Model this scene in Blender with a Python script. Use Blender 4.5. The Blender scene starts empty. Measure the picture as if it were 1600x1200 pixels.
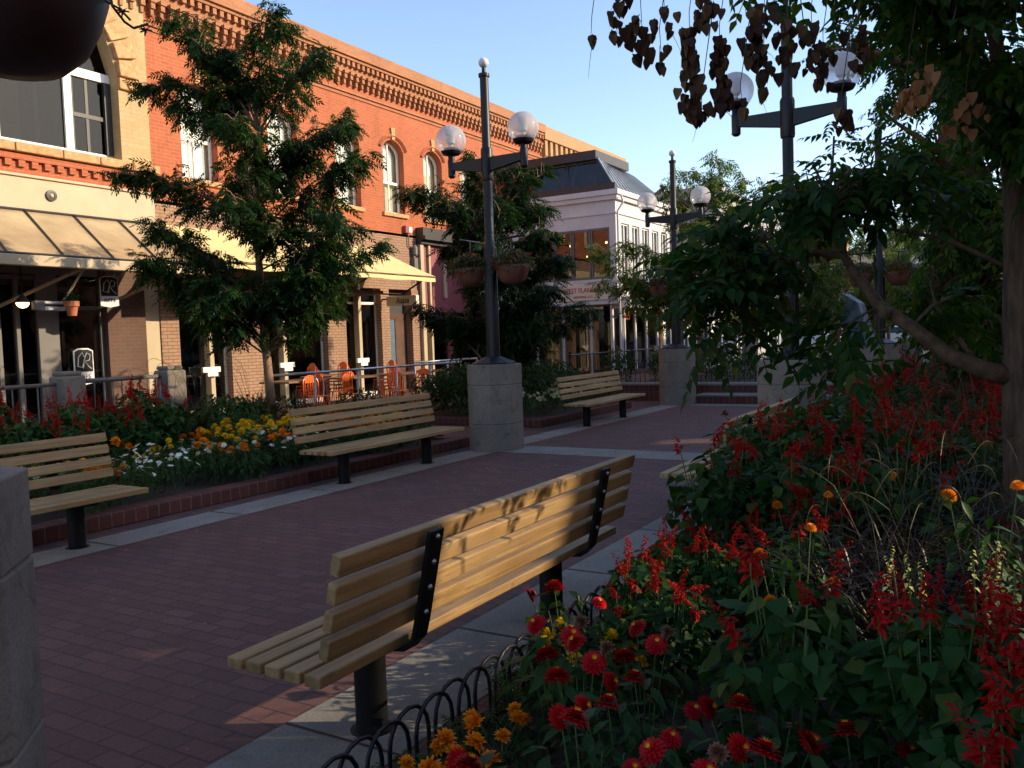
import bpy, math, random
import numpy as np
from mathutils import Matrix, Vector
R = math.radians
C = bpy.context.scene.collection
S = bpy.context.scene

# ------------------------------------------------------------------ camera
cam_d = bpy.data.cameras.new("camera"); cam = bpy.data.objects.new("camera", cam_d); C.objects.link(cam)
S.camera = cam
f_px, pit, rol, yaw = 1330.0, -5.46989275e-02, 3.38640553e-02, 5.38701504e-01
fw = Vector((math.cos(pit)*math.cos(yaw), math.cos(pit)*math.sin(yaw), math.sin(pit)))
rt = Vector((math.sin(yaw), -math.cos(yaw), 0)); up = rt.cross(fw)
c_, s_ = math.cos(rol), math.sin(rol)
rt2 = rt*c_ - up*s_; up2 = rt*s_ + up*c_
m = Matrix((rt2, up2, -fw)).transposed().to_4x4(); m.translation = Vector((0, 0, 1.5))
cam.matrix_world = m
cam_d.sensor_fit = 'HORIZONTAL'; cam_d.sensor_width = 36.0; cam_d.lens = 36.0*f_px/1600.0
cam_d.clip_start = 0.05; cam_d.clip_end = 3000

# ------------------------------------------------------------------ light
SUN_EL, SUN_AZ = R(23), R(28)            # azimuth measured from -Y towards +X
sun_dir = Vector((math.sin(SUN_AZ)*math.cos(SUN_EL), -math.cos(SUN_AZ)*math.cos(SUN_EL), math.sin(SUN_EL)))
w = bpy.data.worlds.new("World"); S.world = w; w.use_nodes = True
nt = w.node_tree; nt.nodes.clear()
sky = nt.nodes.new('ShaderNodeTexSky'); sky.sky_type = 'NISHITA'; sky.sun_disc = False
sky.sun_elevation = SUN_EL; sky.sun_rotation = math.pi - SUN_AZ
sky.altitude = 1600; sky.air_density = 1.0; sky.dust_density = 3.0; sky.ozone_density = 0.6
bg = nt.nodes.new('ShaderNodeBackground'); bg.inputs['Strength'].default_value = 0.15
wo = nt.nodes.new('ShaderNodeOutputWorld')
nt.links.new(sky.outputs[0], bg.inputs[0]); nt.links.new(bg.outputs[0], wo.inputs[0])
sd = bpy.data.lights.new("sun", 'SUN'); sd.energy = 2.85; sd.angle = R(0.5); sd.color = (1.0, 0.80, 0.54)
so = bpy.data.objects.new("sun", sd); C.objects.link(so)
so.rotation_euler = sun_dir.to_track_quat('Z', 'Y').to_euler()
S.view_settings.view_transform = 'Standard'; S.view_settings.look = 'None'
S.view_settings.exposure = 1.15; S.view_settings.gamma = 1.0
S.cycles.max_bounces = 8; S.cycles.transparent_max_bounces = 16
S.cycles.use_denoising = True

# ------------------------------------------------------------------ materials
MATS = {}
def newmat(name):
    mt = bpy.data.materials.new(name); mt.use_nodes = True; mt.node_tree.nodes.clear(); MATS[name] = mt
    return mt, mt.node_tree
def N(t, kind, **kw):
    n = t.nodes.new(kind)
    for k, v in kw.items():
        if k in n.inputs.keys(): n.inputs[k].default_value = v
        else: setattr(n, k, v)
    return n
def out(t, sh):
    o = t.nodes.new('ShaderNodeOutputMaterial'); t.links.new(sh, o.inputs['Surface']); return o
def col4(c): return (c[0], c[1], c[2], 1.0)
def mixc(t, fac, a, b, mode='MIX'):
    n = t.nodes.new('ShaderNodeMix'); n.data_type = 'RGBA'; n.blend_type = mode
    for sock, v in ((n.inputs[0], fac), (n.inputs[6], a), (n.inputs[7], b)):
        if hasattr(v, 'links'): t.links.new(v, sock)
        elif isinstance(v, (int, float)): sock.default_value = v
        else: sock.default_value = col4(v)
    return n.outputs[2]
def ramp(t, src, stops):
    n = t.nodes.new('ShaderNodeValToRGB'); e = n.color_ramp.elements
    while len(e) < len(stops): e.new(0.5)
    for k, (p, c) in enumerate(stops): e[k].position = p; e[k].color = col4(c)
    t.links.new(src, n.inputs[0]); return n.outputs[0]
def coord(t, space='Position'):
    if space == 'Position': return N(t, 'ShaderNodeNewGeometry').outputs['Position']
    return N(t, 'ShaderNodeTexCoord').outputs['Object']
def noise(t, vec, scale, detail=4, rough=0.55, stretch=None):
    if stretch:
        mp = N(t, 'ShaderNodeMapping'); mp.inputs['Scale'].default_value = stretch; t.links.new(vec, mp.inputs[0]); vec = mp.outputs[0]
    n = N(t, 'ShaderNodeTexNoise'); n.inputs['Scale'].default_value = scale; n.inputs['Detail'].default_value = detail
    n.inputs['Roughness'].default_value = rough; t.links.new(vec, n.inputs['Vector']); return n.outputs['Fac']
def bump(t, h, strength=0.3, dist=0.01):
    n = N(t, 'ShaderNodeBump'); n.inputs['Strength'].default_value = strength; n.inputs['Distance'].default_value = dist
    t.links.new(h, n.inputs['Height']); return n.outputs[0]
def plain(name, c, rough=0.6, metal=0.0, var=0.15, scale=6, space='Object', spec=0.5, bmp=0.0, c2=None, stretch=None):
    mt, t = newmat(name); b = N(t, 'ShaderNodeBsdfPrincipled')
    v = coord(t, space); f = noise(t, v, scale, 5, 0.6, stretch)
    lo = [x*(1-var) for x in c]; hi = [min(1, x*(1+var)) for x in c]
    if c2: hi = c2
    cc = ramp(t, f, [(0.3, lo), (0.7, hi)])
    t.links.new(cc, b.inputs['Base Color'])
    b.inputs['Roughness'].default_value = rough; b.inputs['Metallic'].default_value = metal
    b.inputs['Specular IOR Level'].default_value = spec
    if bmp: t.links.new(bump(t, f, bmp, 0.01), b.inputs['Normal'])
    out(t, b.outputs[0]); return mt
def boxmap(t, ground=False):
    g = N(t, 'ShaderNodeNewGeometry'); p = N(t, 'ShaderNodeSeparateXYZ'); t.links.new(g.outputs['Position'], p.inputs[0])
    nn = N(t, 'ShaderNodeSeparateXYZ'); t.links.new(g.outputs['True Normal'], nn.inputs[0])
    def M(op, a, b=None):
        n = N(t, 'ShaderNodeMath', operation=op)
        for i, v in enumerate((a, b)):
            if v is None: continue
            if hasattr(v, 'links'): t.links.new(v, n.inputs[i])
            else: n.inputs[i].default_value = v
        return n.outputs[0]
    ax = M('GREATER_THAN', M('ABSOLUTE', nn.outputs[0]), 0.7); az = M('GREATER_THAN', M('ABSOLUTE', nn.outputs[2]), 0.7)
    iax = M('SUBTRACT', 1.0, ax); iaz = M('SUBTRACT', 1.0, az)
    u = M('ADD', M('MULTIPLY', p.outputs[0], iax), M('MULTIPLY', p.outputs[1], ax))
    v = M('ADD', M('MULTIPLY', p.outputs[2], iaz), M('MULTIPLY', p.outputs[1], az))
    cb = N(t, 'ShaderNodeCombineXYZ'); t.links.new(u, cb.inputs[0]); t.links.new(v, cb.inputs[1])
    return cb.outputs[0], g.outputs['Position']
def brick(name, c1, c2, mortar, bw=0.2, bh=0.067, ms=0.008, rough=0.85, swap=False, bmp=0.5, dirt=0.35, big=0.6, offset=0.5):
    mt, t = newmat(name); b = N(t, 'ShaderNodeBsdfPrincipled')
    vec, pos = boxmap(t)
    if swap:
        sp = N(t, 'ShaderNodeSeparateXYZ'); t.links.new(vec, sp.inputs[0]); cb = N(t, 'ShaderNodeCombineXYZ')
        t.links.new(sp.outputs[0], cb.inputs[1]); t.links.new(sp.outputs[1], cb.inputs[0]); vec = cb.outputs[0]
    bt = N(t, 'ShaderNodeTexBrick'); t.links.new(vec, bt.inputs['Vector'])
    bt.inputs['Scale'].default_value = 1.0; bt.inputs['Brick Width'].default_value = bw; bt.inputs['Row Height'].default_value = bh
    bt.inputs['Mortar Size'].default_value = ms; bt.inputs['Mortar Smooth'].default_value = 0.3; bt.offset = offset
    bt.inputs['Color1'].default_value = col4(c1); bt.inputs['Color2'].default_value = col4(c2); bt.inputs['Mortar'].default_value = col4(mortar)
    bt.inputs['Bias'].default_value = -0.1
    f = noise(t, pos, 1.1, 6, 0.65); f2 = noise(t, pos, 40, 3, 0.6)
    c = mixc(t, ramp(t, f, [(0.35, (dirt,)*3), (0.7, (0,)*3)]), bt.outputs['Color'], tuple(x*big for x in c1))
    c = mixc(t, ramp(t, f2, [(0.3, (0.35,)*3), (0.6, (0,)*3)]), c, tuple(x*0.5 for x in c2))
    f5 = noise(t, pos, 1.0, 5, 0.7, (2.6, 2.6, 0.35)); c = mixc(t, ramp(t, f5, [(0.52, (0,)*3), (0.75, (0.45,)*3)]), c, tuple(x*0.45 for x in c1))
    t.links.new(c, b.inputs['Base Color']); b.inputs['Roughness'].default_value = rough
    b.inputs['Specular IOR Level'].default_value = 0.3
    h = mixc(t, 0.25, bt.outputs['Fac'], f2); inv = N(t, 'ShaderNodeInvert'); t.links.new(h, inv.inputs[1])
    t.links.new(bump(t, inv.outputs[0], bmp, 0.006), b.inputs['Normal'])
    out(t, b.outputs[0]); return mt
def leafmat(name, c1, c2, c3=None, trans=0.4, rough=0.45, gloss=0.35):
    mt, t = newmat(name)
    g = N(t, 'ShaderNodeNewGeometry'); rnd = g.outputs['Random Per Island']
    oi = N(t, 'ShaderNodeObjectInfo')
    st = [(0.0, c1), (0.75, c2)] + ([(0.97, c3)] if c3 else [])
    c = ramp(t, rnd, st)
    big = noise(t, g.outputs['Position'], 1.7, 3, 0.5)
    c = mixc(t, ramp(t, big, [(0.35, (0.45,)*3), (0.65, (0,)*3)]), c, tuple(x*0.55 for x in c1))
    c = mixc(t, 0.25, c, oi.outputs['Random'], 'SOFT_LIGHT')
    pr = N(t, 'ShaderNodeBsdfPrincipled'); pr.inputs['Roughness'].default_value = rough; pr.inputs['Specular IOR Level'].default_value = gloss
    t.links.new(c, pr.inputs['Base Color'])
    tr = N(t, 'ShaderNodeBsdfTranslucent')
    c2_ = mixc(t, 1.0, c, (1.25, 1.35, 0.5), 'MULTIPLY'); t.links.new(c2_, tr.inputs[0])
    mx = N(t, 'ShaderNodeMixShader'); mx.inputs[0].default_value = trans
    t.links.new(pr.outputs[0], mx.inputs[1]); t.links.new(tr.outputs[0], mx.inputs[2]); out(t, mx.outputs[0]); return mt
def glassmat(name, tint=(0.8, 0.85, 0.9), mixf=0.25, rough=0.02):
    mt, t = newmat(name)
    tr = N(t, 'ShaderNodeBsdfTransparent'); tr.inputs[0].default_value = col4(tint)
    gl = N(t, 'ShaderNodeBsdfGlossy'); gl.inputs['Roughness'].default_value = rough
    fr = N(t, 'ShaderNodeFresnel'); fr.inputs[0].default_value = 1.5
    ad = N(t, 'ShaderNodeMath', operation='ADD'); t.links.new(fr.outputs[0], ad.inputs[0]); ad.inputs[1].default_value = mixf
    mx = N(t, 'ShaderNodeMixShader'); t.links.new(ad.outputs[0], mx.inputs[0]); t.links.new(tr.outputs[0], mx.inputs[1]); t.links.new(gl.outputs[0], mx.inputs[2])
    out(t, mx.outputs[0]); return mt
def globemat():
    mt, t = newmat('globe_glass')
    g = N(t, 'ShaderNodeTexCoord'); sp = N(t, 'ShaderNodeSeparateXYZ'); t.links.new(g.outputs['Object'], sp.inputs[0])
    mr = N(t, 'ShaderNodeMapRange'); mr.inputs[1].default_value = -0.1; mr.inputs[2].default_value = 0.16; mr.inputs[3].default_value = 0.30; mr.inputs[4].default_value = 0.80
    t.links.new(sp.outputs[2], mr.inputs[0])
    tr = N(t, 'ShaderNodeBsdfTransparent'); tr.inputs[0].default_value = (0.97, 0.97, 1, 1)
    df = N(t, 'ShaderNodeBsdfDiffuse'); df.inputs[0].default_value = (0.62, 0.62, 0.66, 1)
    tl = N(t, 'ShaderNodeBsdfTranslucent'); tl.inputs[0].default_value = (0.92, 0.92, 0.95, 1)
    m0 = N(t, 'ShaderNodeMixShader'); m0.inputs[0].default_value = 0.6; t.links.new(df.outputs[0], m0.inputs[1]); t.links.new(tl.outputs[0], m0.inputs[2])
    m1 = N(t, 'ShaderNodeMixShader'); t.links.new(mr.outputs[0], m1.inputs[0]); t.links.new(tr.outputs[0], m1.inputs[1]); t.links.new(m0.outputs[0], m1.inputs[2])
    gl = N(t, 'ShaderNodeBsdfGlossy'); gl.inputs['Roughness'].default_value = 0.08
    lw = N(t, 'ShaderNodeLayerWeight'); lw.inputs[0].default_value = 0.25
    fm = N(t, 'ShaderNodeMath', operation='MULTIPLY'); fm.inputs[1].default_value = 0.4; t.links.new(lw.outputs['Fresnel'], fm.inputs[0])
    m2 = N(t, 'ShaderNodeMixShader'); t.links.new(fm.outputs[0], m2.inputs[0]); t.links.new(m1.outputs[0], m2.inputs[1]); t.links.new(gl.outputs[0], m2.inputs[2])
    out(t, m2.outputs[0]); return mt
def woodmat(name, c1, c2, axis=0):
    mt, t = newmat(name); b = N(t, 'ShaderNodeBsdfPrincipled'); v = coord(t, 'Object')
    g = N(t, 'ShaderNodeNewGeometry')
    ad = N(t, 'ShaderNodeVectorMath', operation='ADD'); t.links.new(v, ad.inputs[0])
    cb = N(t, 'ShaderNodeCombineXYZ'); ml = N(t, 'ShaderNodeMath', operation='MULTIPLY'); ml.inputs[1].default_value = 17.0
    t.links.new(g.outputs['Random Per Island'], ml.inputs[0])
    for i in range(3): t.links.new(ml.outputs[0], cb.inputs[i])
    t.links.new(cb.outputs[0], ad.inputs[1]); v = ad.outputs[0]
    st = [22, 22, 22]; st[axis] = 0.9
    f = noise(t, v, 1.6, 8, 0.65, tuple(st)); f2 = noise(t, v, 1.0, 3, 0.5, (2, 2, 2)); f3 = noise(t, v, 9, 4, 0.7, (0.35, 3, 3))
    c = ramp(t, f, [(0.28, tuple(x*0.55 for x in c1)), (0.45, c1), (0.72, c2)])
    c = mixc(t, ramp(t, f2, [(0.4, (0.5,)*3), (0.65, (0,)*3)]), c, tuple(x*0.62 for x in c1))
    c = mixc(t, ramp(t, f3, [(0.50, (0,)*3), (0.70, (0.6,)*3)]), c, (0.23, 0.19, 0.14))
    f4 = noise(t, v, 3.0, 6, 0.75, (1.2, 9, 9)); c = mixc(t, ramp(t, f4, [(0.60, (0,)*3), (0.66, (0.6,)*3)]), c, tuple(x*0.4 for x in c1))
    tn = ramp(t, g.outputs['Random Per Island'], [(0, (0.60, 0.56, 0.52)), (0.5, (0.95, 0.9, 0.82)), (1, (1.12,)*3)])
    c = mixc(t, 1.0, c, tn, 'MULTIPLY')
    t.links.new(c, b.inputs['Base Color']); b.inputs['Roughness'].default_value = 0.55; b.inputs['Specular IOR Level'].default_value = 0.35
    t.links.new(bump(t, f, 0.35, 0.004), b.inputs['Normal']); out(t, b.outputs[0]); return mt
def emis(name, c, s):
    mt, t = newmat(name); e = N(t, 'ShaderNodeEmission'); e.inputs[0].default_value = col4(c); e.inputs[1].default_value = s; out(t, e.outputs[0]); return mt

brick('paver', (0.162, 0.077, 0.067), (0.096, 0.048, 0.045), (0.040, 0.027, 0.026), 0.21, 0.105, 0.006, swap=True, bmp=0.6, rough=0.75, dirt=0.6)
brick('red_brick', (0.46, 0.128, 0.054), (0.38, 0.098, 0.042), (0.42, 0.19, 0.105), 0.22, 0.075, 0.010, dirt=0.3, big=0.75)
brick('buff_brick', (0.56, 0.40, 0.20), (0.50, 0.34, 0.165), (0.46, 0.34, 0.2), 0.26, 0.085, 0.010)
brick('tan_brick', (0.40, 0.25, 0.165), (0.35, 0.21, 0.135), (0.16, 0.10, 0.07), 0.24, 0.075, 0.010)
brick('cornice_brick', (0.46, 0.20, 0.095), (0.38, 0.155, 0.075), (0.40, 0.24, 0.14), 0.22, 0.075, 0.010, dirt=0.6)
brick('pale_brick', (0.50, 0.29, 0.14), (0.43, 0.24, 0.12), (0.42, 0.27, 0.16), 0.22, 0.075, 0.010)
brick('old_brick', (0.17, 0.085, 0.06), (0.13, 0.08, 0.06), (0.14, 0.115, 0.09), 0.21, 0.075, 0.014, dirt=0.7)
brick('kerb_brick', (0.13, 0.042, 0.034), (0.09, 0.032, 0.028), (0.17, 0.12, 0.10), 0.115, 0.20, 0.007, offset=0.0)
brick('yellow_brick', (0.60, 0.40, 0.2), (0.52, 0.34, 0.17), (0.45, 0.33, 0.2), 0.22, 0.075, 0.010)
def stonemat(name, c1, c2, stain, crack=0.0, spots=0.5):
    mt, t = newmat(name); b = N(t, 'ShaderNodeBsdfPrincipled'); p = coord(t)
    c = ramp(t, noise(t, p, 2.0, 6, 0.65), [(0.3, c1), (0.7, c2)])
    c = mixc(t, ramp(t, noise(t, p, 5.5, 5, 0.7), [(0.56, (0,)*3), (0.72, (spots,)*3)]), c, stain)
    f3 = noise(t, p, 90, 3, 0.7)
    c = mixc(t, ramp(t, f3, [(0.35, (0.45,)*3), (0.55, (0,)*3)]), c, tuple(x*0.55 for x in c1))
    c = mixc(t, ramp(t, f3, [(0.62, (0,)*3), (0.75, (0.35,)*3)]), c, tuple(min(1, x*1.5) for x in c2))
    h = mixc(t, 0.5, noise(t, p, 12, 6, 0.7), f3)
    if crack:
        dn = N(t, 'ShaderNodeTexNoise'); dn.inputs['Scale'].default_value = 6; t.links.new(p, dn.inputs['Vector'])
        av = N(t, 'ShaderNodeVectorMath', operation='MULTIPLY_ADD'); av.inputs[1].default_value = (.25,)*3; t.links.new(dn.outputs['Color'], av.inputs[0]); t.links.new(p, av.inputs[2])
        vo = N(t, 'ShaderNodeTexVoronoi', feature='DISTANCE_TO_EDGE'); vo.inputs['Scale'].default_value = 1.7; t.links.new(av.outputs[0], vo.inputs['Vector'])
        cr = ramp(t, vo.outputs['Distance'], [(0.0, (crack,)*3), (0.012, (0,)*3)]); c = mixc(t, cr, c, tuple(x*0.3 for x in c1))
    t.links.new(c, b.inputs['Base Color']); b.inputs['Roughness'].default_value = 0.88; b.inputs['Specular IOR Level'].default_value = 0.3
    t.links.new(bump(t, h, 0.45, 0.006), b.inputs['Normal']); out(t, b.outputs[0]); return mt
stonemat('concrete', (0.175, 0.165, 0.15), (0.25, 0.235, 0.212), (0.085, 0.08, 0.075), 0.0, 0.75)
stonemat('plinth_stone', (0.165, 0.142, 0.122), (0.26, 0.225, 0.19), (0.10, 0.082, 0.068), 0.5, 0.8)
plain('sandstone', (0.50, 0.27, 0.12), 0.9, var=0.3, scale=9, bmp=1.0, space='Position', c2=(0.66, 0.38, 0.18))
plain('asphalt', (0.05, 0.05, 0.052), 0.9, scale=30, space='Position')
plain('soil', (0.045, 0.030, 0.022), 0.95, scale=20, bmp=0.8)
plain('black_metal', (0.010, 0.009, 0.012), 0.42, var=0.3, scale=3, spec=0.35)
plain('satin_black', (0.008, 0.0075, 0.008), 0.55, spec=0.2, scale=14, bmp=0.1)
plain('steel', (0.45, 0.45, 0.47), 0.35, metal=0.8, scale=4)
plain('bolt', (0.4, 0.4, 0.42), 0.3, metal=0.9)
woodmat('bench_wood', (0.34, 0.215, 0.095), (0.53, 0.385, 0.19))
woodmat('table_wood', (0.32, 0.16, 0.08), (0.4, 0.22, 0.11))
plain('cream_paint', (0.46, 0.37, 0.24), 0.6, var=0.08, scale=2)
plain('white_paint', (0.78, 0.75, 0.70), 0.5, var=0.05, scale=2)
plain('white_frame', (0.86, 0.83, 0.76), 0.45, var=0.04, scale=2)
plain('grey_paint', (0.13, 0.125, 0.12), 0.5, var=0.1, scale=2)
plain('mauve_paint', (0.60, 0.57, 0.585), 0.6, var=0.08, scale=1.5, space='Position')
plain('dark_paint', (0.03, 0.028, 0.03), 0.5, var=0.2)
plain('maroon_paint', (0.26, 0.065, 0.075), 0.55, var=0.1)
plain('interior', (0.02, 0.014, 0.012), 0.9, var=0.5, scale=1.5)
plain('interior_brown', (0.09, 0.045, 0.028), 0.9, var=0.5, scale=2.5)
plain('awning', (0.70, 0.55, 0.26), 0.8, var=0.05, scale=1.5)
plain('curtain', (0.80, 0.74, 0.60), 0.9, var=0.1, scale=14, stretch=(12, 1, 0.3))
plain('blind', (0.5, 0.40, 0.22), 0.8, var=0.5, scale=8, stretch=(0.1, 0.1, 9))
plain('blue_door', (0.07, 0.13, 0.18), 0.5)
plain('orange_metal', (0.85, 0.16, 0.025), 0.35, var=0.06, spec=0.6)
plain('terracotta', (0.42, 0.13, 0.055), 0.7, var=0.15, scale=8)
plain('dark_pot', (0.0315, 0.0119, 0.0098), 0.5, var=0.25, scale=9)
plain('metal_roof', (0.34, 0.36, 0.38), 0.35, metal=0.4, var=0.1)
plain('slate_stone', (0.12, 0.15, 0.19), 0.7, var=0.5, scale=4, bmp=0.8, c2=(0.24, 0.28, 0.33))
plain('sign_black', (0.012, 0.012, 0.014), 0.35)
plain('sign_cream', (0.72, 0.64, 0.5), 0.6, var=0.04)
plain('sign_white', (0.8, 0.8, 0.82), 0.5, var=0.03)
plain('sign_red', (0.5, 0.03, 0.03), 0.5)
plain('bark', (0.0600, 0.0372, 0.0252), 0.95, var=0.5, scale=9, bmp=1.0, c2=(0.125, 0.078, 0.05), stretch=(3, 3, 0.6))
plain('bark_red', (0.13, 0.045, 0.03), 0.95, var=0.5, scale=9, bmp=1.0, c2=(0.22, 0.075, 0.045), stretch=(3, 3, 0.4))
plain('bark_limb', (0.060, 0.034, 0.020), 0.9, var=0.4, scale=14, bmp=1.0, c2=(0.135, 0.078, 0.042))
plain('bark_smooth', (0.24, 0.15, 0.095), 0.8, var=0.3, scale=7, bmp=0.4, c2=(0.36, 0.23, 0.14))
plain('twig', (0.09, 0.07, 0.04), 0.9)
plain('stem_green', (0.07, 0.12, 0.035), 0.7)
plain('lamp_white', (0.7, 0.7, 0.7), 0.4)
plain('car_paint', (0.62, 0.65, 0.7), 0.25, var=0.03)
plain('car_glass', (0.02, 0.03, 0.04), 0.08)
plain('tyre', (0.015, 0.015, 0.015), 0.8)
plain('far_wall', (0.55, 0.42, 0.28), 0.85, var=0.1, scale=1)
plain('far_grey', (0.30, 0.30, 0.32), 0.8, var=0.1, scale=1)
plain('red_thing', (0.6, 0.03, 0.02), 0.6)
leafmat('leaf_locust', (0.008, 0.034, 0.009), (0.021, 0.054, 0.014), (0.06, 0.095, 0.02), 0.42, gloss=0.14)
leafmat('leaf_bright', (0.0575, 0.1150, 0.0207), (0.1265, 0.1955, 0.0345), (0.3220, 0.2990, 0.0460), 0.5)
leafmat('leaf_big', (0.016, 0.056, 0.012), (0.040, 0.105, 0.020), (0.12, 0.15, 0.028), 0.45, gloss=0.14, rough=0.55)
leafmat('leaf_mid', (0.022, 0.070, 0.013), (0.065, 0.140, 0.022), (0.16, 0.18, 0.025), 0.55, gloss=0.14)
leafmat('leaf_salvia', (0.010, 0.042, 0.008), (0.026, 0.085, 0.016), (0.09, 0.12, 0.02), 0.32, gloss=0.16, rough=0.55)
leafmat('leaf_marigold', (0.014, 0.042, 0.010), (0.032, 0.080, 0.020), None, 0.25, gloss=0.14)
leafmat('leaf_shrub', (0.012, 0.042, 0.008), (0.035, 0.085, 0.016), None, 0.3, gloss=0.14)
leafmat('grass_blade', (0.0280, 0.0240, 0.0176), (0.0880, 0.0800, 0.0320), (0.1280, 0.0800, 0.0480), 0.3)
leafmat('dark_blade', (0.012, 0.010, 0.010), (0.034, 0.026, 0.028), None, 0.2)
leafmat('plume', (0.16, 0.10, 0.085), (0.26, 0.17, 0.13), None, 0.4, gloss=0.1)
leafmat('red_petal', (0.27, 0.004, 0.006), (0.43, 0.010, 0.009), None, 0.3, gloss=0.1)
leafmat('zinnia_petal', (0.40, 0.006, 0.012), (0.60, 0.014, 0.022), None, 0.2, gloss=0.1)
leafmat('orange_petal', (0.85, 0.22, 0.01), (0.90, 0.36, 0.015), None, 0.3, gloss=0.2)
leafmat('yellow_petal', (0.85, 0.50, 0.015), (0.90, 0.66, 0.03), None, 0.3, gloss=0.2)
leafmat('pale_yellow', (0.78, 0.72, 0.20), (0.85, 0.80, 0.35), None, 0.3, gloss=0.2)
leafmat('white_petal', (0.72, 0.72, 0.66), (0.80, 0.80, 0.74), None, 0.2, gloss=0.2)
leafmat('cream_petal', (0.66, 0.62, 0.42), (0.72, 0.68, 0.5), None, 0.2, gloss=0.2)
leafmat('pod', (0.060, 0.030, 0.022), (0.13, 0.070, 0.040), (0.26, 0.16, 0.07), 0.35, gloss=0.1)
leafmat('pod_light', (0.42, 0.20, 0.10), (0.56, 0.30, 0.14), None, 0.5, gloss=0.15)
leafmat('dead_flower', (0.12, 0.05, 0.03), (0.22, 0.09, 0.05), None, 0.2)
leafmat('basket_leaf', (0.045, 0.07, 0.022), (0.12, 0.11, 0.04), (0.32, 0.10, 0.05), 0.3)
glassmat('shop_glass', (0.55, 0.6, 0.62), 0.05); glassmat('window_glass', (0.8, 0.85, 0.85), 0.10)
plain('canopy_glass', (0.36, 0.26, 0.15), 0.25, var=0.22, scale=1.1, space='Position', c2=(0.50, 0.38, 0.22))
glassmat('dark_glass', (0.30, 0.33, 0.34), 0.0)
MATS['dark_glass'].node_tree.nodes['Fresnel'].inputs[0].default_value = 1.3
globemat()
emis('warm_bulb', (1.0, 0.50, 0.16), 6.0); emis('small_bulb', (1.0, 0.6, 0.25), 8.0)

# ------------------------------------------------------------------ mesh helpers
class MB:
    def __init__(s): s.v = []; s.f = []
    def add(s, vs, fs):
        o = len(s.v); s.v += [tuple(p) for p in vs]; s.f += [tuple(i+o for i in q) for q in fs]; return s
    def box(s, c, d, rz=0.0, rx=0.0, ry=0.0):
        hx, hy, hz = d[0]/2, d[1]/2, d[2]/2
        M_ = Matrix.Rotation(rz, 3, 'Z') @ Matrix.Rotation(ry, 3, 'Y') @ Matrix.Rotation(rx, 3, 'X')
        vs = [M_ @ Vector((x, y, z)) + Vector(c) for x in (-hx, hx) for y in (-hy, hy) for z in (-hz, hz)]
        return s.add(vs, [(0, 1, 3, 2), (4, 6, 7, 5), (0, 4, 5, 1), (2, 3, 7, 6), (0, 2, 6, 4), (1, 5, 7, 3)])
    def b(s, x0, x1, y0, y1, z0, z1): return s.box(((x0+x1)/2, (y0+y1)/2, (z0+z1)/2), (abs(x1-x0), abs(y1-y0), abs(z1-z0)))
    def lathe(s, c, prof, n=16, rot=0.0, cap=True):
        vs = []; fs = []
        for (r, z) in prof:
            for k in range(n):
                a = rot + 2*math.pi*k/n; vs.append((c[0]+r*math.cos(a), c[1]+r*math.sin(a), c[2]+z))
        for i in range(len(prof)-1):
            for k in range(n):
                k2 = (k+1) % n; fs.append((i*n+k, i*n+k2, (i+1)*n+k2, (i+1)*n+k))
        if cap:
            if prof[0][0] > 1e-4: fs.append(tuple(range(n))[::-1])
            if prof[-1][0] > 1e-4: fs.append(tuple((len(prof)-1)*n+k for k in range(n)))
        return s.add(vs, fs)
    def tube(s, pts, rad, n=8, cap=True):
        pts = [Vector(p) for p in pts]
        if not hasattr(rad, '__len__'): rad = [rad]*len(pts)
        vs = []; fs = []; ref = Vector((0, 0, 1))
        for i, p in enumerate(pts):
            d = (pts[min(i+1, len(pts)-1)]-pts[max(i-1, 0)])
            if d.length < 1e-9: d = Vector((0, 0, 1))
            d.normalize()
            if abs(d.dot(ref)) > 0.95: rf = Vector((1, 0, 0)) if abs(d.x) < 0.9 else Vector((0, 1, 0))
            else: rf = ref
            a = d.cross(rf).normalized(); b2 = d.cross(a)
            if i and a.dot(pa) < 0: a = -a; b2 = -b2
            pa = a
            for k in range(n):
                t_ = 2*math.pi*k/n; vs.append(p+(a*math.cos(t_)+b2*math.sin(t_))*rad[i])
        for i in range(len(pts)-1):
            for k in range(n):
                k2 = (k+1) % n; fs.append((i*n+k, i*n+k2, (i+1)*n+k2, (i+1)*n+k))
        if cap: fs.append(tuple(range(n))[::-1]); fs.append(tuple((len(pts)-1)*n+k for k in range(n)))
        return s.add(vs, fs)
    def poly(s, pts, z0, z1):
        n = len(pts); vs = [(x, y, z0) for x, y in pts]+[(x, y, z1) for x, y in pts]
        return s.add(vs, [tuple(range(n))[::-1], tuple(range(n, 2*n))]+[(k, (k+1) % n, n+(k+1) % n, n+k) for k in range(n)])
    def sheet(s, pts): return s.add(pts, [tuple(range(len(pts)))])
    def sphere(s, c, r, n=16, m_=10, sz=1.0, lo=-1.0, hi=1.0):
        prof = []
        for i in range(m_+1):
            zz = lo+(hi-lo)*i/m_; zz = max(-1, min(1, math.sin(math.asin(max(-1, min(1, lo)))+(math.asin(min(1, hi))-math.asin(max(-1, lo)))*i/m_)))
            prof.append((r*math.sqrt(max(0, 1-zz*zz))+1e-5, r*sz*zz))
        return s.lathe(c, prof, n)
    def mesh(s, name, mat, smooth=False):
        me = bpy.data.meshes.new(name); me.from_pydata(s.v, [], s.f); me.materials.append(MATS[mat]) if mat else None
        me.validate(); me.update()
        if smooth: me.polygons.foreach_set('use_smooth', [True]*len(me.polygons))
        return me
    def build(s, name, mat, parent=None, smooth=False, bevel=0.0, loc=None):
        return link(name, s.mesh(name, mat, smooth), parent, bevel, loc)
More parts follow.
